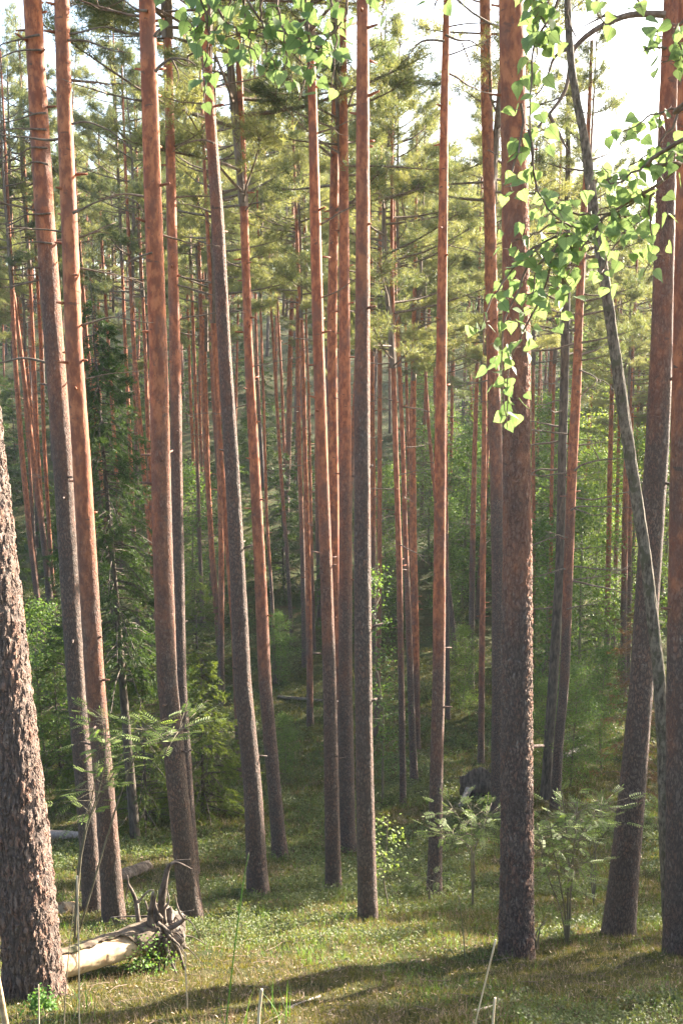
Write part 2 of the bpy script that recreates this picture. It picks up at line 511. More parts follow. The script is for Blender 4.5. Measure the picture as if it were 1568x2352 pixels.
def add_branch(mb, o, d, ln, r0, r, mat=0, bend=.25, twigs=2, segs=5):
    """A crooked bare branch with a few side twigs."""
    d = unit(d); side = unit(np.cross(d, [0, 0, 1.0])); up = np.cross(side, d)
    n = 7
    pts = [np.asarray(o, float)]
    cur = d.copy()
    for k in range(n - 1):
        cur = unit(cur + side * r.normal() * bend * .5 + up * r.normal() * bend * .45)
        pts.append(pts[-1] + cur * ln / (n - 1))
    pts = np.array(pts)
    P = smooth_path(pts, 12)
    mb.add(*tube(P, np.linspace(r0, r0 * .25, 12), segs), mat=mat)
    for k in range(twigs):
        i0 = r.integers(4, 11)
        td = unit(cur + side * r.choice([-1, 1]) * r.uniform(.5, 1.2) + up * r.normal() * .5)
        tl = ln * r.uniform(.15, .4)
        q = P[i0]
        mb.add(*tube(smooth_path([q, q + td * tl * .5 + r.normal(size=3) * tl * .08, q + td * tl + np.array([0, 0, -.1 * tl])], 5), np.linspace(r0 * .4, r0 * .12, 5), 4), mat=mat)
    return P


TREES = {}


def fit_tree(key, label, poly, Y=None, name='pine_tree', cat='pine tree', H=None, bark='bark', bark_h=5.0, crown=0, crown_h=None, cs=1.0, flare=.22, amp=.035,
             dense=False, stubs=10, dead=0, dead_rng=(3, 10), group=None, dead_len=(.5, 1.3), no_crown=False, dead_r=(.011, .02)):
    stubs = int(stubs * 1.3); dead += 3 if 2 <= dead < 12 else 0
    poly = sorted(poly, key=lambda p: p[1])
    if Y is None:
        b = hit(poly[-1][0], poly[-1][1]); Y = b[1]
    P = np.array([at(px, py, Y) for px, py, w in poly])[::-1]
    A = np.array([P[i][1] * CP - P[i][2] * SP for i in range(len(P))])
    W = np.array([w for _, _, w in poly])[::-1] / F * A / 2
    # run down to the ground
    dz = (P[1] - P[0]) / (P[1][2] - P[0][2])
    x0, z0 = P[0][0], P[0][2]
    for _ in range(6):
        gz = ground1(x0, Y); x0 = P[0][0] + dz[0] * (gz - P[0][2]); z0 = gz
    base = np.array([x0, Y, z0])
    hts = np.concatenate([[-.3, 0], P[:, 2] - z0]); xs = np.concatenate([[-.3 * dz[0], 0], P[:, 0] - x0]); rd = np.concatenate([[W[0], W[0]], W])
    o = np.argsort(hts); hts, xs, rd = hts[o], xs[o], rd[o]
    keep = np.concatenate([[True], np.diff(hts) > .05]); hts, xs, rd = hts[keep], xs[keep], rd[keep]
    H = H or max(20.0 + 3.5 * ((hash(key) % 7) / 7.0 if False else (sum(map(ord, key)) % 7) / 7.0), hts[-1] + 5)
    sl = (xs[-1] - xs[-2]) / (hts[-1] - hts[-2]) if len(xs) > 2 else dz[0]
    sl = max(-.06, min(.06, sl))
    ext = H - hts[-1]
    hts = np.concatenate([hts, [hts[-1] + ext * .5, H]]); xs = np.concatenate([xs, [xs[-1] + sl * ext * .4, xs[-1] + sl * ext * .6]])
    rd = np.concatenate([rd, [rd[-1] * .7, .03]])
    vis = min(H - 1, hts[-3] + .5)
    h, X, Rr = trunk_profile(H, hts, xs, rd, .018 if dense else (.035 if Y < 16 else .08), vis)
    X = np.convolve(np.pad(X, 6, mode='edge'), np.ones(13) / 13, mode='valid') if len(X) > 20 else X
    sd = sum(map(ord, key)) * 7
    yw = .03 * vnoise(h * .25, sd * 1.0, 0, sd) * np.clip(h, 0, 1)
    pts = np.stack([X, yw, h], -1)
    root = thing(name, label, cat, base, group)
    segs = 150 if dense else (48 if Y < 16 else (24 if Y < 28 else 14))
    mbt = MB(); mbt.add(*tube(pts, Rr, segs, trunk_disp(sd, flare, amp, rd[0])))
    r = np.random.default_rng(sd)
    ch = crown_h if crown_h else H * .6
    for k in range(stubs):
        hz = r.uniform(2.0 if Y < 16 else 3.5, min(vis, ch) + .5); az = r.random() * 2 * np.pi
        rr = np.interp(hz, h, Rr); oo = np.array([np.interp(hz, h, X), np.interp(hz, h, yw), hz]); d = np.array([math.cos(az), math.sin(az), r.uniform(-.1, .35)])
        ln = r.uniform(.03, .16); mbt.add(*tube(np.array([oo + d * rr * .7, oo + d * (rr + ln * .5), oo + d * (rr + ln)]), [.018, .015, .010], 5))
    tr = link('trunk', mbt.mesh('trunk', [M[bark]]), root); tr['bark_h'] = float(bark_h)
    for k in range(dead):
        hz = dead_rng[0] + (dead_rng[1] - dead_rng[0]) * (k + r.random()) / dead; az = r.choice([0, np.pi]) + r.normal() * .6
        rr = np.interp(hz, h, Rr); oo = np.array([np.interp(hz, h, X), np.interp(hz, h, yw), hz]); d = np.array([math.cos(az), math.sin(az), r.uniform(-.25, .35)])
        mbd = MB(); add_branch(mbd, oo + d * rr * .6, d, r.uniform(*dead_len), r.uniform(*dead_r), r, twigs=int(r.integers(1, 5)))
        link('dead_branch', mbd.mesh('dead_branch', [M['branch']]), root)
    if not no_crown:
        c = crown % len(CROWNS)
        co = link('crown', CROWNS[c], root, (float(np.interp(ch, h, X)), 0, ch))
        s = (H + .6 - ch) / CLEN[c]
        lean = (np.interp(H, h, X) - np.interp(ch, h, X)) / (H - ch)
        co.rotation_euler = (0, math.atan(lean), (sd % 63) / 10.0)
        co.scale = (cs * (.5 + .5 * s), cs * (.5 + .5 * s), s)
    TREES[key] = dict(root=root, base=base, Y=Y, H=H, h=h, X=X, R=Rr, yw=yw)
    return root


def trunk_point(key, py):
    T = TREES[key]; z = at(784, py, T['Y'])[2] - T['base'][2]
    return np.array([np.interp(z, T['h'], T['X']), np.interp(z, T['h'], T['yw']), z]), float(np.interp(z, T['h'], T['R']))


# (key, label, polyline of (x, y, width) read off the photo, options)
fit_tree('A', 'massive grey-brown pine with deep furrowed bark, next to the uprooted log, leaning away from it',
         [(-48, 930, 92), (15, 1568, 112), (58, 2000, 122), (82, 2290, 130)], bark='bark_old', bark_h=14, dense=True, flare=.14, amp=.03, crown=1, stubs=0)
fit_tree('B', 'tall leaning pine, orange above, foremost of the close pair behind the rowan',
         [(75, 0, 41), (89, 250, 42), (104, 500, 43), (125, 784, 44), (144, 1034, 45), (159, 1284, 43), (175, 1568, 42), (197, 1818, 42), (216, 2093, 46)], bark_h=8.4, crown=0, dead=7, dead_rng=(7, 12.5), stubs=16)
fit_tree('C', 'leaning red-orange pine with a sunlit edge, standing against its grey-footed twin',
         [(142, 0, 34), (149, 250, 34), (160, 500, 37), (170, 784, 38), (187, 1034, 40), (202, 1284, 43), (219, 1568, 44), (241, 1818, 45), (263, 2122, 50)], bark_h=4.5, crown=3, dead=6, dead_rng=(7, 12.5), stubs=18)
fit_tree('D', 'stout reddish pine with knotty bark just behind the upturned roots',
         [(338, 0, 37), (346, 250, 38), (354, 500, 40), (364, 784, 41), (369, 1034, 43), (374, 1284, 45), (384, 1568, 46), (409, 1818, 48), (441, 2118, 52)], bark_h=6.0, crown=2, dead=4, dead_rng=(8, 13), stubs=22)
fit_tree('E', 'thinner dark pine half hidden behind the knotty pine over the roots',
         [(382, -40, 18), (389, 250, 21), (394, 500, 23), (402, 784, 25), (406, 1034, 26), (410, 1284, 27), (416, 1568, 26), (432, 1818, 26), (446, 2010, 27)], bark_h=9.0, crown=4, dead=5, dead_rng=(9, 15), stubs=16)
fit_tree('F', 'grey pine with a vertical scar and bright edge, base flaring in open moss',
         [(468, 35, 18), (482, 250, 25), (500, 500, 29), (515, 784, 30), (531, 1034, 33), (544, 1284, 35), (557, 1568, 40), (581, 1818, 42), (593, 2058, 48)], bark_h=10.5, crown=5, stubs=14, dead=2, dead_rng=(10, 14))
fit_tree('F2', 'slim shadowed pine close behind the scarred grey pine',
         [(500, 934, 11), (517, 1184, 13), (538, 1450, 14), (548, 1700, 16), (552, 1790, 16)], bark_h=3.0, crown=3, stubs=4)
fit_tree('G', 'straight reddish pine, brown at the foot, between the scarred pine and the centre pair',
         [(548, 100, 13), (553, 250, 16), (561, 500, 19), (570, 784, 20), (583, 1034, 24), (596, 1284, 27), (608, 1568, 30), (631, 1818, 31), (643, 1968, 35)], bark_h=5.5, crown=1, stubs=14, dead=3, dead_rng=(8, 15))
fit_tree('H', 'orange pine with ferny debris at its foot, in front of two narrower pines',
         [(712, 60, 16), (717, 200, 20), (724, 500, 25), (731, 784, 26), (739, 1034, 27), (748, 1284, 28), (757, 1568, 31), (761, 1818, 33), (766, 2040, 36)], bark_h=6.5, crown=0, stubs=14, dead=2, dead_rng=(9, 14))
fit_tree('I', 'narrow red pine squeezed between two thicker pines in the centre',
         [(773, 30, 13), (768, 400, 20), (762, 784, 23), (765, 1034, 23), (768, 1284, 23), (771, 1568, 23), (773, 1800, 24)], Y=20.5, bark_h=4.5, crown=4, stubs=10, dead=3, dead_rng=(9, 15))
fit_tree('J', 'red-topped pine with a shaded grey foot, just behind the dark central pine',
         [(788, 100, 17), (789, 400, 22), (791, 784, 26), (793, 1034, 28), (793, 1284, 30), (793, 1568, 32), (796, 1780, 35), (798, 1955, 37)], bark_h=7.0, crown=2, stubs=10)
fit_tree('K', 'dead-straight dark brown pine rising from the sunlit strip of moss',
         [(833, 0, 28), (833, 250, 30), (833, 500, 32), (832, 784, 34), (831, 1034, 37), (832, 1284, 39), (834, 1568, 39), (838, 1818, 41), (844, 2112, 44)], bark_h=7.5, crown=3, stubs=18)
fit_tree('L', 'slender red-brown pine with a bright rim, tapering evenly, beside the rowan sapling',
         [(1026, 0, 15), (1020, 250, 19), (1017, 500, 21), (1013, 784, 24), (1010, 1034, 26), (1009, 1284, 28), (1007, 1568, 29), (1001, 1818, 31), (997, 2058, 33)], bark_h=5.0, crown=1, stubs=12, dead=2, dead_rng=(12, 13.5))
fit_tree('M', 'shaded dark pine directly behind the thick orange-grey pine',
         [(1113, 0, 26), (1117, 250, 26), (1125, 500, 27), (1130, 784, 28), (1138, 1034, 30), (1143, 1284, 30), (1143, 1568, 29), (1141, 1880, 30)], bark_h=9.0, crown=0, stubs=10, dead=3, dead_rng=(9, 15))
fit_tree('N', 'thick upright pine, orange above and grey plated below, with birch twigs in front',
         [(1174, 0, 59), (1180, 250, 62), (1184, 500, 64), (1186, 784, 65), (1186, 1034, 65), (1188, 1284, 67), (1187, 1568, 70), (1186, 1818, 73), (1185, 2068, 77), (1185, 2192, 80)], bark='bark_near', dense=True, bark_h=5.4, crown=5, flare=.1, amp=.02, stubs=5)
fit_tree('P', 'pine at the picture edge with red bark patches, in front of the grey leaning trunk',
         [(1583, 50, 58), (1582, 400, 60), (1578, 784, 64), (1570, 1284, 68), (1567, 1568, 72), (1566, 2000, 80), (1566, 2202, 84)], bark_h=5.0, crown=1, stubs=4, flare=.12)
fit_tree('Q', 'leaning dark purple-brown pine whose flared base stands in brown litter',
         [(1543, 0, 38), (1534, 250, 42), (1527, 500, 45), (1520, 784, 49), (1508, 1034, 53), (1492, 1284, 53), (1473, 1568, 53), (1451, 1818, 60), (1418, 2148, 70)], bark_h=8.5, crown=2, stubs=6)
fit_tree('R', 'dark slim pine bristling with bare dead branches, against its red neighbour',
         [(1304, 225, 10), (1303, 450, 13), (1298, 784, 20), (1291, 1034, 20), (1286, 1284, 21), (1269, 1568, 23), (1258, 1718, 22), (1252, 1838, 23)], bark='dark_bark', crown=4, H=17.5, crown_h=15, cs=.6, stubs=14, dead=26, dead_rng=(5.0, 14.5), dead_len=(.8, 1.9), dead_r=(.018, .03))
fit_tree('S', 'slim red-barked pine with dead branches curving out, touching the bristling dark pine',
         [(1342, 450, 14), (1334, 600, 17), (1327, 784, 19), (1323, 900, 22), (1315, 1034, 22), (1305, 1284, 22), (1295, 1568, 22), (1280, 1718, 22), (1273, 1858, 23)], bark_h=6.5, crown=3, H=17.5, cs=.75, stubs=10, dead=12, dead_rng=(5, 13.5), dead_len=(.7, 1.8), dead_r=(.016, .03))
fit_tree('O', 'smooth grey leaning deciduous trunk with a kinked top, crossing in front of the leaning pine',
         [(1303, 40, 16), (1309, 130, 17), (1317, 210, 18), (1339, 300, 20), (1351, 400, 24), (1364, 500, 24), (1381, 600, 24), (1404, 760, 24), (1444, 1034, 26), (1483, 1284, 26), (1512, 1534, 27), (1523, 1718, 27), (1530, 1950, 29)],
         Y=9.2, name='deciduous_tree', cat='tree', bark='grey_bark', no_crown=True, stubs=0, H=11.0, flare=.15, amp=.1)

def sky_limit(px):
    """Highest picture row that the far crowns reach in the photo."""
    return np.interp(px, [-400, 0, 300, 520, 620, 760, 870, 960, 1040, 1100, 1160, 1260, 1360, 1430, 1568, 1800, 2600],
                     [-300, -300, -60, -20, 120, 60, 60, 330, 380, 230, 330, 330, 260, 560, 560, 500, 300])


MID = [
    ('T1', 'thin straight pine just past the dark central pine', [(872, 834, 10), (871, 1284, 11), (868, 1568, 12), (864, 1690, 13)], 0),
    ('T2', 'nearer of two crossing thin pines behind the leafy sapling', [(901, 700, 10), (902, 784, 12), (908, 1034, 12), (916, 1284, 14), (921, 1568, 14), (925, 1850, 15)], 1),
    ('T3', 'thin pine with pale lower trunk crossing behind its neighbour at the leafy sapling', [(912, 740, 9), (914, 784, 9), (925, 1034, 10), (930, 1234, 12), (940, 1484, 14), (944, 1620, 16), (951, 1800, 18)], 2),
    ('T4', 'orange slim pine, sunlit edge, over the yellow-leaved sapling', [(951, 740, 11), (947, 1034, 15), (948, 1234, 17), (954, 1484, 17), (957, 1720, 17)], 3),
    ('U1', 'pale thin pine slanting out from behind the slender red-brown pine', [(972, 784, 6), (984, 984, 8), (1000, 1150, 9), (1022, 1300, 10), (1034, 1390, 12), (1046, 1510, 14)], 4),
    ('U2', 'small upright pine whose foot shows beside the slender red-brown pine', [(1023, 1000, 8), (1026, 1400, 9), (1028, 1568, 10), (1028, 1652, 11)], 5),
    ('V1', 'straight orange pine, farther of a pair before the lit birches', [(1096, 800, 8), (1094, 884, 9), (1089, 1034, 11), (1084, 1284, 13), (1081, 1580, 14)], 0),
    ('V2', 'straight orange pine with bright rim, nearer of a pair before the lit birches', [(1113, 830, 10), (1111, 1034, 12), (1108, 1284, 13), (1105, 1568, 14), (1104, 1752, 15)], 3),
    ('V3', 'thin red pine peeping out past the thick orange-grey pine', [(1224, 1000, 8), (1225, 1284, 9), (1222, 1600, 10)], 4),
    ('W1', 'thin pine in front of green leaves, near the bristling dark pine', [(1270, 940, 7), (1266, 1100, 8), (1262, 1400, 9), (1260, 1600, 10)], 1),
    ('W2', 'bright orange slim pine standing before the yellow birch', [(1408, 800, 9), (1404, 909, 10), (1400, 1084, 11), (1396, 1284, 12), (1391, 1550, 13)], 3),
    ('W3', 'red pine partly hidden by the grey leaning trunk, above the half-dead conifer', [(1444, 940, 10), (1436, 1084, 13), (1433, 1284, 14), (1430, 1600, 15)], 5),
    ('W4', 'thin reddish pine between the grey leaning trunk and the purple-brown pine', [(1460, 600, 8), (1454, 784, 8), (1448, 1000, 10), (1440, 1560, 12)], 2),
    ('X1', 'sunlit orange pine, foremost of the slanting cluster behind the massive pine', [(20, 500, 8), (36, 844, 11), (50, 1034, 12), (70, 1234, 13), (98, 1470, 14)], 0),
    ('X2', 'slanting orange pine second in the cluster behind the massive pine', [(35, 700, 9), (52, 834, 10), (75, 1034, 13), (100, 1234, 14), (122, 1430, 15)], 3),
    ('X3', 'slanting thin pine third in the cluster behind the massive pine', [(70, 640, 7), (77, 784, 8), (88, 1034, 8), (103, 1260, 9), (114, 1420, 10)], 4),
    ('X4', 'slanting thin pine in the cluster, closest to the tall leaning pair', [(86, 620, 7), (94, 784, 8), (103, 1034, 9), (118, 1284, 9), (126, 1410, 10)], 1),
    ('Y1', 'pale spotty pine showing through the dark spruce on the side of the leaning pair', [(188, 620, 8), (200, 784, 8), (218, 934, 9), (230, 1064, 9), (262, 1420, 10)], 2),
    ('Y2', 'thin pine behind the middle of the dark spruce', [(282, 640, 7), (288, 784, 8), (295, 934, 9), (318, 1450, 10)], 5),
    ('Y3', 'bright orange pine between the dark spruce and the knotty pine', [(293, 480, 8), (307, 784, 10), (320, 959, 12), (338, 1159, 11), (348, 1284, 11), (368, 1540, 12)], 0),
    ('Y4', 'thin shaded pine right against the knotty pine', [(326, 640, 7), (333, 784, 8), (340, 1000, 9), (360, 1450, 10)], 1),
    ('Z1', 'thin pine next to the thinner dark pine, shaded foot', [(443, 720, 7), (447, 824, 7), (453, 1034, 8), (460, 1284, 9), (467, 1430, 10)], 2),
    ('Z2', 'slim orange pine leaning slightly, in the gap before the scarred pine', [(461, 700, 9), (464, 810, 9), (473, 1034, 11), (488, 1284, 13), (500, 1430, 14), (506, 1520, 14)], 3),
    ('Z3', 'slim pine with grey foot and lit side, close to the scarred pine', [(493, 700, 9), (495, 784, 9), (503, 1034, 11), (509, 1284, 13), (508, 1500, 15), (509, 1620, 16)], 4),
    ('Z4', 'pale thin pine just past the straight reddish pine', [(604, 880, 6), (606, 934, 6), (612, 1184, 7), (625, 1384, 8), (632, 1568, 9)], 5),
    ('Z5', 'very thin grey pine leaning over the dark slope', [(626, 760, 6), (633, 884, 7), (645, 1084, 8), (660, 1284, 9), (671, 1480, 10)], 1),
    ('AA1', 'thin orange pine, farther of a close pair in the dark gap', [(685, 620, 8), (683, 784, 9), (687, 1034, 10), (695, 1284, 11), (699, 1530, 12)], 0),
    ('AA2', 'thin orange pine, nearer of a close pair in the dark gap', [(690, 700, 9), (695, 784, 9), (700, 1034, 11), (707, 1284, 13), (711, 1500, 15), (712, 1668, 16)], 2),
    ('AA3', 'threadlike pale pine beside the close orange pair', [(706, 820, 5), (709, 909, 6), (716, 1284, 7), (722, 1500, 8)], 4),
]
for key, label, poly, c in MID:
    Hm = 22.5 + (sum(map(ord, key)) % 5) * .6
    bq = hit(*poly[-1][:2]); Hm = min(Hm, max(13.0, at(784, sky_limit(poly[0][0]), bq[1])[2] - bq[2]))
    fit_tree(key, label, poly, bark_h=3.0 + (sum(map(ord, key)) % 4), crown=c, H=Hm, crown_h=Hm * .62, stubs=8, dead=3, dead_rng=(6, 13), group='slim pines standing in the hollow')

# long curved branch of the edge pine Q and of S, read off the photo
def px_branch(key, path, r0, extra=(), name='dead_branch', dy=0.0, mat='branch'):
    T = TREES[key]; Y = T['Y'] - .15
    mbd = MB(); n = len(path)
    P = smooth_path([at(px, py, Y + dy * k / n) - T['base'] for k, (px, py) in enumerate(path)], 22)
    mbd.add(*tube(P, np.linspace(r0, r0 * .3, 22), 7))
    for e in extra:
        Pe = smooth_path([at(px, py, Y) - T['base'] for px, py in e], 14)
        mbd.add(*tube(Pe, np.linspace(r0 * .6, r0 * .15, 14), 5))
    return link(name, mbd.mesh(name, [M[mat]]), T['root'])


px_branch('Q', [(1526, 34), (1490, 32), (1450, 34), (1415, 44), (1370, 66), (1335, 92), (1314, 120), (1305, 170), (1296, 210), (1270, 250), (1240, 285), (1224, 312)], .035,
          [[(1420, 42), (1395, 34), (1375, 42), (1340, 60)], [(1320, 105), (1285, 120), (1268, 140), (1262, 160), (1245, 200), (1225, 225)], [(1260, 262), (1280, 300), (1300, 340), (1310, 352)]], mat='branch')
px_branch('Q', [(1520, 85), (1490, 80), (1465, 92), (1430, 112)], .008)
px_branch('S', [(1318, 1082), (1335, 1068), (1370, 1058), (1405, 1054), (1435, 1054)], .03, [[(1375, 1057), (1360, 1025), (1352, 1000)]])
px_branch('S', [(1310, 1172), (1325, 1164), (1350, 1163), (1400, 1164), (1450, 1166)], .024)
px_branch('S', [(1300, 1400), (1320, 1394), (1345, 1390), (1370, 1388)], .02)
px_branch('B', [(92, 80), (70, 84), (40, 92), (10, 100), (-15, 112)], .016, [[(60, 85), (48, 100), (40, 130)]])
px_branch('B', [(95, 115), (60, 115), (25, 122), (-10, 140)], .014)
px_branch('B', [(108, 260), (80, 262), (40, 275), (-10, 285)], .016, [[(80, 262), (50, 250)]])
px_branch('B', [(108, 298), (70, 296), (30, 296), (-10, 304)], .016)
px_branch('B', [(110, 340), (70, 340), (40, 360), (0, 376), (-20, 388)], .014)
px_branch('B', [(112, 378), (80, 372), (45, 386), (10, 402)], .014)
px_branch('B', [(118, 490), (90, 492), (60, 494), (30, 506), (-10, 520)], .014, [[(70, 494), (50, 478), (60, 470)]])
px_branch('B', [(122, 560), (90, 556), (50, 558), (0, 572)], .014)
px_branch('C', [(160, 78), (185, 74), (215, 66), (245, 62), (270, 70)], .014)
px_branch('C', [(165, 285), (195, 280), (225, 288), (260, 305), (300, 340), (330, 352)], .013)
px_branch('C', [(168, 490), (190, 480), (220, 465), (250, 456), (290, 452)], .016, [[(290, 452), (320, 470), (332, 500)]])
px_branch('D', [(355, 85), (365, 70), (385, 62), (420, 62), (440, 68)], .018)
px_branch('D', [(357, 165), (370, 150), (395, 135), (430, 138), (450, 150)], .02, [[(400, 135), (425, 150), (455, 152)], [(395, 136), (410, 170), (405, 200)]])
px_branch('D', [(338, 25), (315, 22), (295, 8), (280, -5)], .016)
px_branch('D', [(350, 580), (320, 590), (300, 600), (291, 620), (300, 650), (325, 680)], .012)
px_branch('F', [(492, 330), (470, 322), (440, 325), (415, 335), (395, 350)], .016)
px_branch('L', [(1020, 95), (990, 92), (965, 97), (945, 118), (930, 140)], .018)
px_branch('L', [(1022, 80), (1050, 92), (1080, 94), (1110, 115)], .018, [[(1060, 98), (1080, 150), (1095, 200)]])

# ------------------------------------------------------------------ the surrounding wood (copies)
def generic_trunk(seed, H, r0):
    r = np.random.default_rng(seed); h = np.concatenate([np.arange(-.4, 2, .3), np.arange(2, H, .6), [H]])
    x = .35 * vnoise(h * .12, seed * 3.3, 0, seed); x -= x[1]; y = .35 * vnoise(h * .12, seed * 5.3, 0, seed + 9); y -= y[1]
    rr = np.interp(h, [-.4, 0, 1, H * .6, H], [r0 * 1.25, r0 * 1.2, r0, r0 * .62, .03])
    m = MB(); m.add(*tube(np.stack([x, y, h], -1), rr, 14, trunk_disp(seed, .12, .03, r0)))
    for k in range(16):
        hz = r.uniform(5, H * .7); az = r.random() * 6.28; d = np.array([math.cos(az), math.sin(az), r.uniform(-.2, .3)])
        o = np.array([np.interp(hz, h, x), np.interp(hz, h, y), hz]); ln = r.uniform(.2, 1.1)
        m.add(*tube(smooth_path([o, o + d * ln * .5 + np.array([0, 0, .05]), o + d * ln + np.array([0, 0, -.12 * ln])], 4), [.02, .014, .011, .006], 4))
    return m.mesh('trunk', [M['bark']])


GT = [generic_trunk(500 + k, 22.0, r0) for k, r0 in enumerate((.15, .13, .17, .11, .14))]
placed = [(t['base'][0], t['base'][1]) for t in TREES.values()]


def wood_tree(x, y, H, label, group, rnd, wide=1.0):
    z = ground1(x, y)
    root = thing('pine_tree', label, 'pine tree', (x, y, z), group)
    s = H / 22.0; k = rnd.randrange(len(GT))
    t = link('trunk', GT[k], root); t.scale = (s * rnd.uniform(.85, 1.15),) * 2 + (s,); t.rotation_euler = (R(rnd.gauss(0, 1.2)), R(rnd.gauss(0, 1.2)), rnd.random() * 6.28)
    t['bark_h'] = rnd.uniform(2.5, 7.0)
    c = rnd.randrange(len(CROWNS)); ch = H * rnd.uniform(.5, .66)
    co = link('crown', CROWNS[c], root, (0, 0, ch)); sz = (H + .5 - ch) / CLEN[c]; w = rnd.uniform(.8, 1.15) * wide
    co.scale = (w, w, sz); co.rotation_euler = (0, 0, rnd.random() * 6.28)


SUNLIT = [hit(px, py) + np.array([0, 0, .05]) for px, py in ((480, 2146), (540, 2140), (600, 2132), (660, 2124), (720, 2118), (790, 2108), (165, 2215), (215, 2205), (150, 2085), (1030, 2196), (1085, 2172))]
SUNLIT += [np.array([T['base'][0] + T['X'][k] + .2, T['Y'], T['base'][2] + T['h'][k]]) for T in (TREES[q] for q in 'ACDFHKLN') for k in [int(np.argmin(abs(T['h'] - zz))) for zz in (4, 6.5)]]
SUNLIT += [np.array([TREES['A']['base'][0] + .25, TREES['A']['Y'], TREES['A']['base'][2] + zz]) for zz in (.5, 1.3, 2.2)]
SUNLIT += [at(px, py, 18.5) for px, py in ((300, 1500), (340, 1700), (480, 1700), (300, 1800), (470, 1800))]
SUNLIT = np.array(SUNLIT)


def shades_sunlit(x, y, H, rad=1.7, lo=.5):
    z0_ = ground1(x, y); d = (x - SUNLIT[:, 0]) * math.sin(SUN_AZ) + (y - SUNLIT[:, 1]) * math.cos(SUN_AZ)
    off = abs((x - SUNLIT[:, 0]) * math.cos(SUN_AZ) - (y - SUNLIT[:, 1]) * math.sin(SUN_AZ))
    zr = SUNLIT[:, 2] + d * math.tan(SUN_EL)
    return bool(np.any((d > 0) & (off < rad) & (zr > z0_ + lo * H) & (zr < z0_ + H + .3)))


rn = random.Random(11)
n_in = n_out = 0
tries = 0
while n_in < 235 and tries < 6000:
    tries += 1
    y = 34 + 116 * rn.random() ** .9
    x = rn.uniform(-.42, .42) * y + rn.uniform(-3, 3)
    px, py = project((x, y, ground1(x, y)))
    if min((x - a) ** 2 + (y - b) ** 2 for a, b in placed) < (2.6 if y < 70 else 3.4) ** 2: continue
    lim = sky_limit(px)
    zt = at(px, max(-900, lim + rn.uniform(0, 160)), y)[2]
    Hmax = zt - ground1(x, y)
    H = min(rn.uniform(18, 25), Hmax)
    if H < 9: continue
    if y < 60 and shades_sunlit(x, y, H, 1.3): continue
    placed.append((x, y)); n_in += 1
    if y < 62:
        wood_tree(x, y, H, 'slim pine far down in the hollow among many like it', 'distant pines in the hollow', rn)
    else:
        wood_tree(x, y, H, 'distant pine on the rising far slope among many like it', 'distant pines on the far slope', rn)
# the same wood goes on to the sides; it shades what the camera sees
tries = 0
# a thick unseen stand added outside the frame towards the sun keeps the slope in shade but for a few strips
def shade_rows(x, y, H, G, rad=1.35):
    z0_ = ground1(x, y); d = (x - G[:, 0]) * math.sin(SUN_AZ) + (y - G[:, 1]) * math.cos(SUN_AZ)
    off = abs((x - G[:, 0]) * math.cos(SUN_AZ) - (y - G[:, 1]) * math.sin(SUN_AZ)); zr = G[:, 2] + d * math.tan(SUN_EL)
    return (d > 0) & (off < rad) & (zr > z0_ + .58 * H) & (zr < z0_ + H)


SHADE = np.array([hit(px, py) for px in range(30, 1560, 60) for py in list(range(1700, 2060, 60)) + list(range(2070, 2360, 24))])
SHADE = SHADE[[min((p[0] - q[0]) ** 2 + (p[1] - q[1]) ** 2 for q in SUNLIT[:11]) > .35 ** 2 for p in SHADE]]
cand = []
while len(cand) < 900:
    y = rn.uniform(9, 44); x = rn.uniform(.385 * y + 1.0, .385 * y + 24); H = rn.uniform(12, 22)
    if not shades_sunlit(x, y, H, 1.5, .5): cand.append((x, y, H, shade_rows(x, y, H, SHADE)))
have = np.zeros(len(SHADE)); n_band = 0
while n_band < 60:
    need = np.clip(2.5 - have, 0, 1); sc_c = [float((need * c_[3]).sum()) for c_ in cand]; bi = int(np.argmax(sc_c))
    if sc_c[bi] < 1: break
    x, y, H, row = cand.pop(bi)
    if min((x - a) ** 2 + (y - b) ** 2 for a, b in placed) < 1.5 ** 2: continue
    have += row; placed.append((x, y)); n_band += 1
    wood_tree(x, y, H, 'unseen pine added beyond the picture edge to shade the slope', 'pines of the surrounding wood', rn, .75)
print('BAND', n_band, 'shaded', float((have > 0).mean()), float((have > 1).mean()))
tries = 0
while n_out < 26 and tries < 6000:
    tries += 1
    y = rn.uniform(6, 80); x = rn.uniform(-14, 75)
    if y < 34 and abs(x) < .36 * y + 1.5: continue
    if abs(x) < .40 * y: continue
    if min((x - a) ** 2 + (y - b) ** 2 for a, b in placed) < 3.4 ** 2: continue
    placed.append((x, y)); n_out += 1
    wood_tree(x, y, rn.uniform(19, 25), 'unseen pine added beyond the picture edge to shade the slope', 'pines of the surrounding wood', rn)

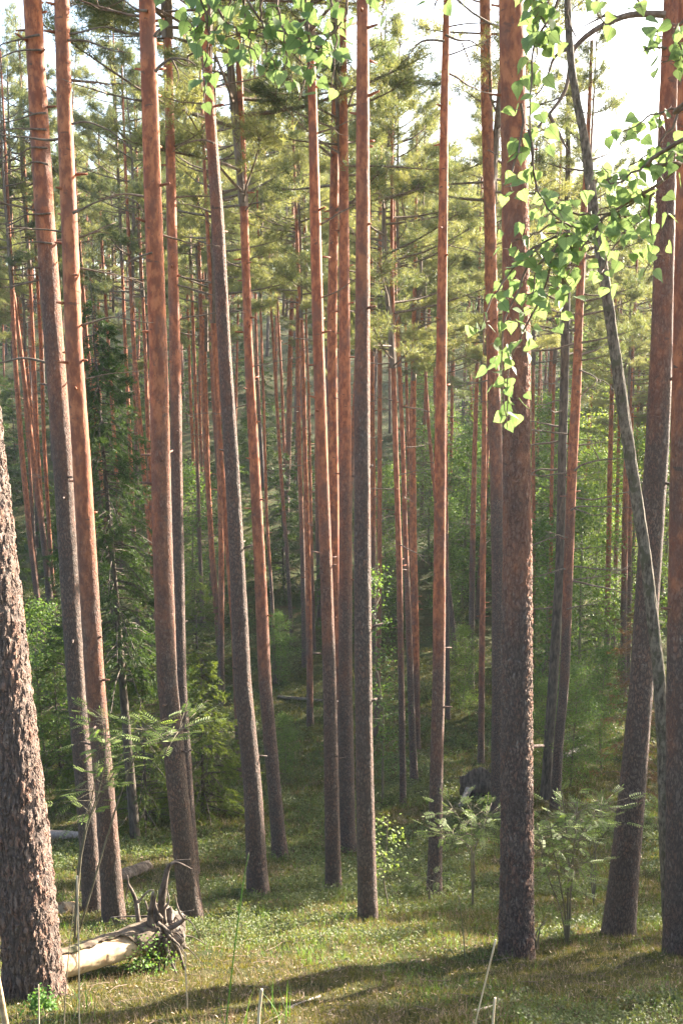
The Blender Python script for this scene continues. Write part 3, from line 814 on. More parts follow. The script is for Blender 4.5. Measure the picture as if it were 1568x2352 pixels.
# the wood beyond, too far to tell one crown from the next
rf = np.random.default_rng(17); mf = MB(); nf = 0
while nf < 230:
    y = rf.uniform(140, 255); x = rf.uniform(-.5, .6) * y; z = ground1(x, y); H = rf.uniform(15, 21); px, py = project((x, y, z + H))
    if py < sky_limit(px) - 40: continue
    nf += 1
    mf.add(*tube(np.array([(x, y, z - .3), (x + rf.normal() * .2, y, z + H * .5), (x + rf.normal() * .3, y, z + H)]), [.17, .12, .03], 6, cap=False), mat=0)
    k = 700; t = rf.random(k) ** .8; lo = .35 if rf.random() < .6 else .08; rad = 2.3 * np.sin((.15 + .85 * t) * np.pi) ** .6 + .2; az = rf.random(k) * 6.283; rr = np.sqrt(rf.random(k)) * rad
    cl = vnoise(np.cos(az) * 2 + nf, np.sin(az) * 2, t * 5, 5) > -.25
    B = np.stack([x + np.cos(az) * rr, y + np.sin(az) * rr, z + H * (lo + (1.02 - lo) * t)], -1)[cl]
    blades(mf, B, rnd_dirs(len(B), rf) + np.array([0, 0, .3]), rf.uniform(.4, .9, len(B)), .17, 1, rf)
fw = link('far_wood', mf.mesh('far_wood', [M['bark'], M['needles']], smooth=False))
tag(fw, 'far-off pine wood closing the view on the rising ground', 'forest', None, 'stuff')

# ------------------------------------------------------------------ spruces
def make_spruce(seed, H, Rad, mats=('dark_bark', 'spruce'), lo=.04, whorl=.26, per=6, blade=.055, bw=.013, droop=.35, power=.85, K=16):
    r = np.random.default_rng(seed); mt = MB(); mc = MB()
    h = np.linspace(-.2, H, 40)
    mt.add(*tube(np.stack([.04 * vnoise(h * .4, seed, 0, 1), .04 * vnoise(h * .4, seed, 5, 2), h], -1), np.interp(h, [-.2, 0, H], [H * .011, H * .0095, .006]), 10))
    B, D = [], []
    z = H * lo
    while z < H * .98:
        f = z / H
        for k in range(per if f < .9 else 4):
            if r.random() < .12: continue
            az = r.random() * 6.283; ln = Rad * (1 - f) ** power * r.uniform(.6, 1.15) + .12
            hd = np.array([math.cos(az), math.sin(az), 0]); sd = np.array([-hd[1], hd[0], 0]); zz = z + r.normal() * .06
            o = np.array([0, 0, zz])
            P = smooth_path([o, o + hd * ln * .45 + np.array([0, 0, .02 - droop * .25 * ln]), o + hd * ln * .8 + np.array([0, 0, -droop * .75 * ln]), o + hd * ln + np.array([0, 0, -droop * .72 * ln])], 7)
            mc.add(*tube(P, np.linspace(.014, .004, 7) * (.5 + .5 * ln), 4, cap=False))
            nl = int(4 + ln * 11)
            for q in range(nl):
                u = r.uniform(.15, 1); i0 = min(int(u * 6), 5); c = P[i0] + (P[i0 + 1] - P[i0]) * (u * 6 - i0)
                d = unit(unit(P[i0 + 1] - P[i0]) * .8 + sd * r.choice([-1, 1]) * r.uniform(.3, 1.0) + np.array([0, 0, r.uniform(-.7 - droop * .6, .05)]))
                sl = r.uniform(.12, .38) * (.45 + .55 * min(1, ln)) * (1.2 - .5 * u)
                n = K
                tt = r.random(n)
                B.append(c + d * sl * tt[:, None]); D.append(d[None] * .75 + rnd_dirs(n, r) * .75)
        z += whorl * r.uniform(.75, 1.2) * (1.0 if f < .8 else .7)
    B = np.concatenate(B); D = np.concatenate(D)
    blades(mc, B, D, r.uniform(blade * .8, blade * 1.3, len(B)), bw, 1, r)
    return mt.mesh('trunk', [M[mats[0]]]), mc.mesh('crown', [M[mats[0]], M[mats[1]]], smooth=False)


def spruce(px, py, meshes, label, Y=None, scale=1.0, rz=0.0, group=None, lean=0.0):
    b = hit(px, py) if Y is None else np.array([at(px, py, Y)[0], Y, 0])
    b[2] = ground1(b[0], b[1])
    root = thing('spruce_tree', label, 'spruce tree', b, group)
    for nm, me in zip(('trunk', 'crown'), meshes):
        o = link(nm, me, root); o.scale = (scale,) * 3; o.rotation_euler = (0, lean, rz)
    return root


SP1 = make_spruce(21, 11.5, 1.55, lo=.30, droop=.55, power=.6, whorl=.21, per=8, blade=.07, bw=.014, K=24)
spruce(312, 1925, SP1, 'dark drooping spruce, tallest of its kind, between the leaning pair and the knotty pine', lean=-.045)
SPY = [make_spruce(31, 4.4, 1.5, ('dark_bark', 'young_spruce'), lo=.05, whorl=.2, per=7, droop=.22, K=24), make_spruce(32, 3.4, 1.15, ('dark_bark', 'young_spruce'), lo=.05, whorl=.17, per=7, droop=.2, K=24)]
spruce(335, 1900, SPY[0], 'bushy young spruce with sunlit yellow-green tips under the dark spruce', rz=1.0, Y=20.3)
spruce(470, 1870, SPY[1], 'small young spruce poking out past the knotty pine near the scarred pine', rz=2.2, scale=1.15)
spruce(140, 1790, SPY[0], 'young spruce behind the massive pine, its light tips showing by the trunk', rz=4.0, scale=.95)
spruce(255, 1840, SPY[1], 'short young spruce seen in the slot behind the leaning pair', rz=5.0, scale=1.3)
spruce(455, 1560, SPY[0], 'distant young spruce behind the thinner dark pine, tips lit', rz=3.0, scale=1.0)
SPD = [make_spruce(51, 4.2, 1.3, lo=.06, whorl=.26, per=6, droop=.25, blade=.08, bw=.022, K=12), make_spruce(52, 3.6, 1.2, lo=.06, whorl=.24, per=6, droop=.25, blade=.08, bw=.022, K=12)]
DRY = make_spruce(41, 5.6, 1.0, ('branch', 'needles_dry'), lo=.12, whorl=.26, per=5, droop=.3, power=.5, K=12)
spruce(1448, 1850, DRY, 'half-dead conifer with rusty brown needles behind the leaning grey trunk', rz=.6)

# ------------------------------------------------------------------ broadleaved trees and saplings
def make_broad(seed, H, lo, Rad, nl, size, mat='broad', wood='stem', nbr=34, spread=.35, r0=None):
    r = np.random.default_rng(seed); mt = MB(); mc = MB()
    h = np.linspace(-.2, H, 24); r0 = r0 or H * .0085
    X = .03 * H * vnoise(h / H * 3, seed * 1.7, 0, 1); X -= X[1]; Yy = .03 * H * vnoise(h / H * 3, seed * 2.7, 0, 2); Yy -= Yy[1]
    mt.add(*tube(np.stack([X, Yy, h], -1), np.interp(h, [-.2, 0, H], [r0 * 1.2, r0, .004]), 8))
    C = []
    for k in range(nbr):
        f = lo + (1 - lo) * (k + r.random()) / nbr; az = k * 2.4 + r.normal() * .4
        shp = math.sin(min(1.0, (f - lo) / (1 - lo) * .8 + .2) * math.pi) ** .7 + .08
        ln = Rad * shp * r.uniform(.6, 1.15); z = f * H * .97
        o = np.array([np.interp(z, h, X), np.interp(z, h, Yy), z]); d = np.array([math.cos(az), math.sin(az), r.uniform(.1, .7)])
        P = smooth_path([o, o + d * ln * .5, o + d * ln * .9 + np.array([0, 0, -.06 * ln])], 6)
        mc.add(*tube(P, np.linspace(r0 * .3, r0 * .07, 6), 4, cap=False))
        for q in range(4):
            u = r.uniform(.35, 1); c = P[min(int(u * 5), 4)]; C.append(c + r.normal(size=3) * ln * .12)
    C = np.array(C); w = r.random(len(C)) ** 1.5; w /= w.sum()
    idx = r.choice(len(C), nl, p=w)
    B = C[idx] + r.normal(size=(nl, 3)) * np.array([1, 1, .6]) * Rad * .5 * spread
    nrm = unit(np.array([0, 0, 1.0]) + r.normal(size=(nl, 3)) * .55); d = unit(np.cross(nrm, rnd_dirs(nl, r)))
    d[:, 2] -= .25
    simple_leaves(mc, B, d, nrm, r.uniform(size * .7, size * 1.2, nl), size * .75, 1)
    return mt.mesh('trunk', [M[wood]]), mc.mesh('crown', [M[wood], M[mat]], smooth=False)


def broad(px, py, meshes, label, name='birch_tree', cat='birch tree', Y=None, scale=1.0, rz=0.0, group=None, parts=('trunk', 'crown')):
    b = hit(px, py) if Y is None else np.array([at(px, 0, Y)[0], Y, 0])
    if Y is not None:
        zz = ground1(b[0], Y); a = Y * CP - zz * SP; b[0] = (px - 784) / F * a
    b[2] = ground1(b[0], b[1])
    root = thing(name, label, cat, b, group)
    for nm, me in zip(parts, meshes):
        o = link(nm, me, root); o.scale = (scale,) * 3; o.rotation_euler = (0, 0, rz)
    return root


BR = [make_broad(61, 11, .12, 2.0, 9000, .11, nbr=54), make_broad(62, 9, .1, 1.7, 7500, .11, nbr=46), make_broad(63, 7, .06, 1.7, 7000, .10, nbr=42)]
BRL = make_broad(64, 13, .15, 2.3, 11000, .12, 'sun_tint', nbr=56)
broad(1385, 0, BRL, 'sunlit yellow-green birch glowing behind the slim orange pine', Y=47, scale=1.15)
for k, (px, Y, m, s, lab) in enumerate([
    (1275, 40, 0, 1.0, 'green birch filling the gap behind the bristling dark pine'),
    (1330, 34, 1, .9, 'leafy young birch beside the slim red-barked pine, in its lower half'),
    (1420, 38, 0, .9, 'green birch rising behind the half-dead conifer'),
    (1500, 42, 0, 1.1, 'birch glimpsed between the leaning pine and the edge pine'),
    (1235, 33, 2, 1.0, 'bushy birch just past the thick orange-grey pine'),
    (1060, 46, 1, 1.0, 'shaded young birch between the slender pine and the orange pair'),
    (1150, 50, 0, 1.0, 'pale birch seen behind the dark shaded pine'),
    (1360, 56, 0, 1.25, 'tall green birch at the back of the leafy thicket'),
    (985, 52, 2, 1.1, 'low birch bush behind the thin pines past the centre'),
    (440, 44, 2, 1.0, 'low birch bush lit beside the thinner dark pine'),
    (640, 36, 2, .42, 'small leafy bush at the foot of the straight reddish pine'),
    (655, 26, 2, .28, 'little leafy bush on the bank between the reddish and orange pines'),
    (110, 26, 2, .75, 'leafy bush catching light at the side of the massive pine'),
    (1380, 27, 2, .55, 'low dark thicket bush under the slim red-barked pine'),
    (1310, 25, 2, .5, 'low bush in front of the thicket near the fallen birch log'),
    (1060, 33, 2, .45, 'low bush behind the slender red-brown pine'),
    (1240, 24, 2, .45, 'low bush at the foot of the bristling dark pine'),
]):
    small = s < .8
    broad(px, 0, BR[m], lab, 'leafy_bush' if small else 'birch_tree', 'bush' if small else 'birch tree', Y=Y, scale=s, rz=k * 1.1, parts=('stem', 'foliage') if small else ('trunk', 'crown'))

ru = random.Random(4); k = 0
while k < 190:
    y = ru.uniform(40, 140); x = ru.uniform(-.4, .4) * y
    px, py = project((x, y, ground1(x, y)))
    if min((x - a) ** 2 + (y - b) ** 2 for a, b in placed) < 1.0: continue
    k += 1
    if px > 860 and ru.random() < .55:
        broad(px, 0, BR[ru.randrange(3)], 'distant green birch in the undergrowth of the far slope, among many', Y=y, scale=ru.uniform(.6, 1.1), rz=ru.random() * 6, group='distant undergrowth birches')
    else:
        b = np.array([x, y, ground1(x, y)])
        root = thing('spruce_tree', 'distant dark young spruce in the undergrowth of the far slope, among many', 'spruce tree', b, 'distant undergrowth spruces')
        sc_u = ru.uniform(.8, 2.0); me = SPD[ru.randrange(2)]; rz = ru.random() * 6
        for nm, m_ in zip(('trunk', 'crown'), me):
            o = link(nm, m_, root); o.scale = (sc_u,) * 3; o.rotation_euler = (0, 0, rz)

YB = make_broad(71, 6.3, .12, .75, 1500, .075, nbr=30, spread=.45, r0=.03)
broad(878, 1840, YB, 'thin young birch with sparse sunlit leaves past the dark central pine', scale=1.0)
LB = make_broad(72, 1.35, .3, .42, 260, .05, 'rowan', nbr=10, spread=.35, r0=.011)
broad(890, 2085, LB, 'small sapling with few bright sunlit leaves beside the dark central pine', 'sapling', 'sapling', parts=('stem', 'foliage'), scale=1.0, rz=1.5)


def make_rowan(seed, stems, nleaf, L=.17):
    """stems: lists of points; pinnate leaves at their upper parts."""
    r = np.random.default_rng(seed); ms = MB(); ml = MB(); tips = []
    for st in stems:
        P = smooth_path(st, 14); ms.add(*tube(P, np.linspace(.011, .004, 14), 6)); tips.append(P)
    B, D, N, LL = [], [], [], []
    for k in range(nleaf):
        P = tips[r.integers(len(tips))]; u = r.uniform(.42, 1) ** .7; q = P[min(int(u * 13), 13)]
        az = r.random() * 6.283; d = unit(np.array([math.cos(az), math.sin(az), r.uniform(-.1, .55)]))
        pl = r.uniform(.05, .35); s0 = q + d * pl
        ms.add(*tube(smooth_path([q, q + d * pl * .5 + np.array([0, 0, .01]), s0], 4), [.0035, .003, .002, .002], 4))
        n = unit(np.array([0, 0, 1.0]) + r.normal(size=3) * .3); sd = unit(np.cross(n, d)); ln = L * r.uniform(.75, 1.2)
        ms.add(*tube(np.array([s0, s0 + d * ln * .5, s0 + d * ln + np.array([0, 0, -.1 * ln])]), [.002, .0015, .001], 3))
        for i in range(6):
            f = .12 + .88 * i / 6; c = s0 + d * ln * f + np.array([0, 0, -.1 * ln * f * f])
            for sgn in (-1, 1):
                B.append(c); D.append(sd * sgn + d * .55 + np.array([0, 0, -.12])); N.append(n); LL.append(ln * .36 * (1 - .3 * abs(f - .5)))
        B.append(s0 + d * ln + np.array([0, 0, -.1 * ln])); D.append(d); N.append(n); LL.append(ln * .34)
    LL = np.array(LL)
    leaves(ml, np.array(B), np.array(D), np.array(N), LL, LL * .25, 0, .1)
    return ms.mesh('stem', [M['stem']]), ml.mesh('foliage', [M['rowan']], smooth=False)


def rowan(base_px, stems_px, label, nleaf, seed, L=.17, Y=None):
    b = hit(*base_px) if Y is None else np.array([at(base_px[0], base_px[1], Y)[0], Y, ground1(at(base_px[0], base_px[1], Y)[0], Y)])
    r = np.random.default_rng(seed)
    stems = [[np.array([0, 0, -.05])] + [at(px, py, b[1]) - b + np.array([0, r.normal() * .08, 0]) for px, py in st] for st in stems_px]
    me = make_rowan(seed, stems, nleaf, L)
    root = thing('rowan_sapling', label, 'sapling', b)
    for nm, m_ in zip(('stem', 'foliage'), me): link(nm, m_, root)
    return root


rowan((168, 2110), [[(185, 1960), (210, 1830), (225, 1760)], [(178, 1990), (205, 1880), (260, 1780), (300, 1700), (345, 1680)], [(190, 1950), (230, 1800), (240, 1700), (235, 1645)], [(300, 1760), (380, 1690), (440, 1665)]],
      'rowan sapling with feathery pale leaves in front of the leaning pair of pines', 95, 81, .16, Y=9.0)
rowan((1085, 2092), [[(1085, 2000), (1084, 1930), (1082, 1850)], [(1085, 1960), (1060, 1890), (1030, 1840)], [(1085, 1950), (1110, 1900), (1120, 1870)], [(1084, 1960), (1040, 1920), (1010, 1910)]],
      'slender rowan sapling between the slender red-brown pine and the thick pine', 85, 82, .16)
rowan((1302, 2170), [[(1303, 2050), (1298, 1900), (1285, 1800)], [(1310, 2080), (1312, 1960), (1330, 1850)], [(1295, 2080), (1270, 1960), (1250, 1840)], [(1304, 2000), (1350, 1900), (1390, 1850)], [(1290, 2100), (1250, 1990), (1235, 1900)]],
      'many-stemmed rowan thicket between the thick pine and the leaning purple-brown pine', 185, 83, .14)
rowan((1362, 2080), [[(1362, 2000), (1365, 1900), (1375, 1850)], [(1362, 1980), (1400, 1880), (1410, 1850)], [(1362, 1990), (1335, 1900), (1320, 1860)]],
      'rowan sapling further back, close to the leaning purple-brown pine', 95, 84, .15)
rowan((985, 2075), [[(988, 2030), (990, 2000)], [(985, 2040), (970, 2020)], [(986, 2040), (1010, 2015)]], 'low rowan shoot at the foot of the slender red-brown pine', 10, 85, .15)
rowan((1545, 2060), [[(1545, 1980), (1540, 1900), (1535, 1840)], [(1545, 1990), (1515, 1930), (1505, 1880)]], 'rowan sapling half hidden behind the edge pine', 26, 86, .2)
rowan((1232, 2180), [[(1240, 2140), (1245, 2120)], [(1232, 2150), (1260, 2130)]], 'tiny rowan seedling at the foot of the thick pine', 9, 87, .13)

# ------------------------------------------------------------------ the uprooted log in the foreground
LY0, LY1 = 7.05, 7.75
b0 = at(150, 2216, LY0); b1 = at(352, 2150, LY1)
mid = (b0 + b1) / 2; lb = np.array([mid[0], mid[1], ground1(mid[0], mid[1])])
log = thing('uprooted_log', 'uprooted rotting log with bare sunlit wood and a spiky root plate, beside the massive pine', 'fallen log', lb)
ax = unit(b1 - b0)


def log_disp(th, arc):
    return 1 + .07 * vnoise(np.cos(th) * 2, np.sin(th) * 2, arc * 3, 31) + .04 * vnoise(np.cos(th) * 7, np.sin(th) * 7, arc * 14, 32)


m1 = MB(); tt = np.linspace(-.25, .9, 70)[:, None]
m1.add(*tube(b0 + (b1 - b0) * tt - lb, np.interp(tt[:, 0], [-.25, .6, 1], [.098, .105, .13]), 40, log_disp))
trk = link('trunk', m1.mesh('trunk', [M['barewood']]), log)
# bark shell over the top and the root end
m2 = MB(); n1, n2 = 70, 30
T_ = np.linspace(-.25, 1.0, n1); up_ = unit(np.array([0, 0, 1.0]) - ax * ax[2]); sd_ = np.cross(up_, ax)
G = []
for f in T_:
    jag = .16 * vnoise(f * 16, 0.3, 0, 44) + .1 * vnoise(f * 41, .7, 0, 45)
    a_hi = 2.6; a_lo = -.35 + jag if f < .55 else -(.35 + (f - .55) * 6) + jag      # angles from "up" towards the viewer (negative) and back
    a_lo = max(a_lo, -2.7)
    r0 = np.interp(f, [-.25, .6, 1], [.098, .105, .13])
    for a in np.linspace(a_lo, a_hi, n2):
        rr = r0 * (1.10 + .1 * vnoise(a * 2.1, f * 12, 0, 46) + .06 * vnoise(a * 7, f * 45, 0, 47))
        G.append(b0 + (b1 - b0) * f + up_ * math.cos(a) * rr + sd_ * math.sin(a) * rr - lb)
ii = np.arange(n1 - 1)[:, None] * n2; jj = np.arange(n2 - 1)[None]
m2.add(np.array(G), quads=np.stack([ii + jj, ii + jj + 1, ii + n2 + jj + 1, ii + n2 + jj], -1))
bk = link('bark', m2.mesh('bark', [M['logbark']]), log)
so = bk.modifiers.new('s', 'SOLIDIFY'); so.thickness = .012; so.offset = -1
# hub of the root plate and its roots
hub = at(372, 2140, LY1 + .1)
m3 = MB()
nr = np.random.default_rng(5)
uu = np.linspace(0, np.pi, 22); th = np.linspace(0, 2 * np.pi, 36, endpoint=False)
V = []
for a in uu:
    for t_ in th:
        d = np.array([math.sin(a) * math.cos(t_), math.sin(a) * math.sin(t_), math.cos(a)])
        rr = .185 * (1 + .35 * float(vnoise(d[0] * 2.2, d[1] * 2.2, d[2] * 2.2, 51)) + .2 * float(vnoise(d[0] * 6, d[1] * 6, d[2] * 6, 52)))
        V.append(hub + d * rr * np.array([.95, .8, 1.25]) - lb)
ii = np.arange(21)[:, None] * 36; jj = np.arange(36)[None]; j2 = (jj + 1) % 36
m3.add(np.array(V), quads=np.stack([ii + jj, ii + j2, ii + 36 + j2, ii + 36 + jj], -1))
link('root_plate', m3.mesh('root_plate', [M['rootwood']]), log)
ROOTS = [
    ([(366, 2130), (370, 2090), (376, 2040), (384, 2000), (392, 1984)], .034, .010, 0),
    ([(390, 1986), (402, 1978), (418, 1976), (438, 1974)], .009, .003, 0),
    ([(392, 1984), (408, 1982), (424, 1988), (440, 1996)], .010, .003, -.05),
    ([(352, 2140), (346, 2105), (350, 2070), (352, 2048)], .026, .007, -.08),
    ([(330, 2150), (318, 2110), (313, 2072), (303, 2045), (295, 2030), (293, 2011)], .018, .004, -.02),
    ([(314, 2078), (328, 2060), (342, 2046), (354, 2044)], .009, .003, 0),
    ([(296, 2034), (290, 2056), (294, 2074)], .006, .002, .02),
    ([(378, 2140), (392, 2132), (410, 2122), (422, 2112), (424, 2102)], .020, .008, -.06),
    ([(422, 2110), (414, 2098), (408, 2082), (404, 2066), (402, 2056)], .008, .002, -.08),
    ([(410, 2096), (425, 2094), (446, 2090)], .005, .002, -.02),
    ([(368, 2150), (362, 2175), (364, 2200), (366, 2232)], .016, .006, -.14),
    ([(378, 2155), (384, 2185), (396, 2215), (410, 2245)], .018, .005, -.14),
    ([(386, 2150), (404, 2170), (416, 2200), (424, 2228), (428, 2248)], .017, .004, -.08),
    ([(384, 2145), (398, 2160), (412, 2172), (420, 2190)], .010, .003, -.12),
    ([(372, 2155), (374, 2180), (372, 2210)], .009, .003, -.12),
    ([(390, 2160), (400, 2190), (402, 2225)], .010, .003, -.1),
    ([(350, 2140), (354, 2165), (352, 2195)], .010, .003, -.1),
    ([(372, 2110), (362, 2095), (356, 2070), (362, 2046)], .012, .003, -.1),
    ([(380, 2120), (378, 2090), (388, 2070), (384, 2040)], .012, .003, -.04),
    ([(362, 2120), (376, 2130), (390, 2142), (398, 2150)], .014, .006, -.15),
]
for path, ra, rb, dy in ROOTS:
    mr = MB(); P = smooth_path([at(px, py, LY1 + dy) - lb for px, py in path], 18)
    mr.add(*tube(P, np.linspace(ra * 1.45, rb * 1.3, 18), 10, lambda th, arc: 1 + .18 * vnoise(np.cos(th) * 2, np.sin(th) * 2, arc * 9, 61)))
    link('root', mr.mesh('root', [M['rootwood']]), log)

for k in range(26):
    a_ = nr.random() * 6.283; d_ = unit(np.array([-ax[1] * math.cos(a_) + .5 * nr.normal(), ax[0] * math.cos(a_) * .5 + .3 * nr.normal() - .35, math.sin(a_)])); L_ = nr.uniform(.1, .34)
    mr = MB(); o_ = hub + d_ * .10 + nr.normal(size=3) * .04; P = smooth_path([o_, o_ + d_ * L_ * .5 + nr.normal(size=3) * .03, o_ + d_ * L_ + nr.normal(size=3) * .05 + np.array([0, 0, -.06])], 10) - lb
    r_ = nr.uniform(.006, .018); mr.add(*tube(P, np.linspace(r_, r_ * .25, 10), 7, lambda th, arc: 1 + .2 * vnoise(np.cos(th) * 2, np.sin(th) * 2, arc * 12, 63)))
    link('root', mr.mesh('root', [M['rootwood']]), log)

# other fallen wood
def fallen(name, label, pa, pb, ra, rb, mat, Ya=None, Yb=None, lift=.0, cat='fallen log', segs=18, group=None):
    A_ = hit(*pa) if Ya is None else at(pa[0], pa[1], Ya); B_ = hit(*pb) if Yb is None else at(pb[0], pb[1], Yb)
    if Ya is None: A_[2] += ra * .6 + lift
    if Yb is None: B_[2] += rb * .6 + lift
    c = (A_ + B_) / 2; root_z = ground1(c[0], c[1]); o = np.array([c[0], c[1], root_z])
    m = MB(); n = 24; t = np.linspace(0, 1, n)[:, None]
    P = A_ + (B_ - A_) * t - o
    V_, Q_, T_ = tube(P, np.linspace(ra, rb, n), segs, lambda th, arc: 1 + .16 * vnoise(np.cos(th) * 1.5, np.sin(th) * 1.5, arc * 2.0, 71) + .08 * vnoise(np.cos(th) * 5, np.sin(th) * 5, arc * 9, 72))
    re_ = np.random.default_rng(int(pa[0] * 7 + pa[1])); au = unit(B_ - A_)
    for q_ in range(segs):
        for ring, sg in ((0, -1), (n - 1, 1)): V_[ring * segs + q_] += au * sg * re_.uniform(-.3, .9) * ra
    V_[-2] += au * ra * .5; V_[-1] -= au * rb * .5
    m.add(V_, Q_, T_)
    ob = link(name, m.mesh(name, [M[mat]]), None, o)
    return tag(ob, label, cat, group)


fallen('fallen_log', 'straight pinkish barkless log lying behind the massive pine', (60, 1922), (200, 1926), .10, .095, 'palewood')
fallen('rotting_log', 'grey mossy rotting log lying between the leaning pair and the knotty pine', (268, 2025), (338, 1998), .11, .10, 'rootwood')
fallen('tree_stump', 'pale sunlit broken stump end beside the foot of the leaning pair', (138, 2100), (172, 2096), .10, .09, 'barewood', cat='stump')
fallen('fallen_log', 'thin sunlit log lying across the dark slope behind the orange pine', (640, 1604), (742, 1612), .07, .06, 'logbark')
fallen('fallen_birch', 'pale fallen birch log at the edge of the leafy thicket', (1296, 1742), (1345, 1716), .09, .08, 'deadwood')
fallen('broken_stick', 'bright blond broken stick poking up in the corner before the massive pine', (22, 2400), (-8, 2232), .017, .012, 'barewood', Ya=4.2, Yb=4.1, cat='stick', segs=10)
fallen('fallen_stick', 'small pale stick lying on the moss in the foreground', (1085, 0 + 2326), (1190, 2300), .012, .008, 'deadwood', cat='stick', segs=8)
fallen('fallen_stick', 'short grey stick lying on the moss below the dry stalks', (660, 2322), (735, 2290), .013, .008, 'deadwood', cat='stick', segs=8)
fallen('fallen_stick', 'reddish stick lying along the sunlit strip by the thick pine', (940, 2215), (985, 2206), .012, .008, 'logbark', cat='stick', segs=8)

# upturned root plate deep in the hollow
b = hit(1088, 1832)
ut = thing('uprooted_tree', 'dark upturned root plate with a pale broken snag, behind the slender red-brown pine', 'uprooted tree', b)
m = MB(); V = []
for a in uu:
    for t_ in th:
        d = np.array([math.sin(a) * math.cos(t_), math.sin(a) * math.sin(t_), math.cos(a)])
        rr = 1 + .3 * float(vnoise(d[0] * 2.2, d[1] * 2.2, d[2] * 2.2, 53)) + .15 * float(vnoise(d[0] * 6, d[1] * 6, d[2] * 6, 54))
        V.append(d * rr * np.array([.5, .25, .42]) + np.array([.15, 0, .3]))
ii = np.arange(21)[:, None] * 36; jj = np.arange(36)[None]; j2 = (jj + 1) % 36
m.add(np.array(V), quads=np.stack([ii + jj, ii + j2, ii + 36 + j2, ii + 36 + jj], -1))
r5 = np.random.default_rng(9)
for k in range(14):
    d = unit(np.array([r5.normal(), -.3, abs(r5.normal()) * .9])); add_branch(m, np.array([.15, 0, .35]) + d * .3, d, r5.uniform(.15, .4), .016, r5, twigs=0)
link('root_plate', m.mesh('root_plate', [M['dark_bark']]), ut)
m = MB(); P = smooth_path([at(1046, 1872, b[1] - .9) - b, at(1060, 1845, b[1] - .6) - b, at(1076, 1812, b[1] - .2) - b], 12)
m.add(*tube(P, np.linspace(.05, .085, 12), 12, log_disp)); link('snag', m.mesh('snag', [M['deadwood']]), ut)

# ------------------------------------------------------------------ foreground stalks, grass and herbs
def stalk(label, path, Y, r0, r1, mat='drystalk', name='dry_stalk', cat='stalk', head=False, group=None):
    P = [at(px, py, Y) for px, py in path]
    bx, by = P[0][0], P[0][1]; gz = ground1(bx, by)
    base = np.array([bx, by, gz])
    pts = smooth_path([np.array([0, 0, -.05])] + [p - base for p in P if p[2] - gz > .05], 24)
    m = MB(); m.add(*tube(pts, np.linspace(r0, r1, 24), 8))
    ob = link(name, m.mesh(name, [M[mat]]), None, base)
    tag(ob, label, cat, group)
    if head:
        r = np.random.default_rng(3); mh = MB(); n = 90; t = r.uniform(.0, 1, n); q = pts[-6] + (pts[-1] - pts[-6]) * t[:, None]
        blades(mh, q, unit(pts[-1] - pts[-6])[None] + rnd_dirs(n, r) * .25, r.uniform(.012, .03, n), .003, 0, r)
        link('seed_head', mh.mesh('seed_head', [M['drystalk']], smooth=False), ob)
    return ob


stalk('short pale dry stalk standing in front of the massive pine foot', [(89, 2420), (90, 2340), (89, 2262)], 4.6, .005, .0035)
stalk('tall pink-topped dry stalk rising before the uprooted log', [(184, 2480), (183, 2352), (182, 2200), (179, 2060), (178, 2012)], 4.6, .0025, .0055)
stalk('tall green grass stem with a pale seed head, in front of the scarred grey pine', [(508, 2480), (525, 2300), (545, 2130), (560, 2020), (571, 1962)], 4.4, .004, .003, 'grass', 'tall_grass', 'grass stalk', True)
stalk('thick blunt pale stalk at the bottom centre of the view', [(594, 2480), (594, 2352), (598, 2300), (601, 2272)], 3.2, .005, .0055)
stalk('long straw-coloured stalk tilting in front of the thick pine', [(1068, 2440), (1103, 2300), (1138, 2158)], 5.0, .003, .0055)
stalk('short pale stalk tip below the long straw-coloured stalk', [(1130, 2480), (1131, 2360), (1136, 2292)], 3.9, .005, .005)
stalk('thin dry stalk between the root plate and the grass stem', [(430, 2300), (427, 2235), (426, 2186)], 6.0, .006, .004)
stalk('thin dark dry stem near the massive pine foot', [(147, 2480), (148, 2352), (153, 2250), (170, 2080)], 4.8, .0045, .002, 'stem')
stalk('thin bare twig standing in the moss near the thick pine', [(1068, 2215), (1062, 2130), (1050, 2040)], 8.2, .006, .002, 'stem', 'bare_twig', 'twig')


def grass_tuft(label, px, py, n, L, Y=None, seed=0, mat='grass', wd=.007, spread=.06):
    b = hit(px, py) if Y is None else np.array([at(px, py, Y)[0], Y, ground1(at(px, py, Y)[0], Y)])
    r = np.random.default_rng(seed); m = MB()
    for k in range(n):
        o = np.array([r.normal() * spread, r.normal() * spread, -.02]); az = r.random() * 6.283; l = L * r.uniform(.55, 1.1); b_ = r.uniform(.1, .6)
        h = np.array([math.cos(az), math.sin(az), 0]); t = np.linspace(0, 1, 7)[:, None]
        P = o + np.array([0, 0, 1]) * l * (t - .35 * b_ * t ** 2) + h * l * b_ * t ** 2
        sd = np.array([-h[1], h[0], 0]); w = wd * np.interp(t[:, 0], [0, .3, 1], [.6, 1, .08])[:, None]
        V = np.concatenate([P - sd * w / 2, P + sd * w / 2]); i_ = np.arange(6)
        m.add(V, quads=np.stack([i_, i_ + 1, i_ + 8, i_ + 7], -1))
    ob = link('grass_tuft', m.mesh('grass_tuft', [M[mat]]), None, b)
    return tag(ob, label, 'grass tuft')


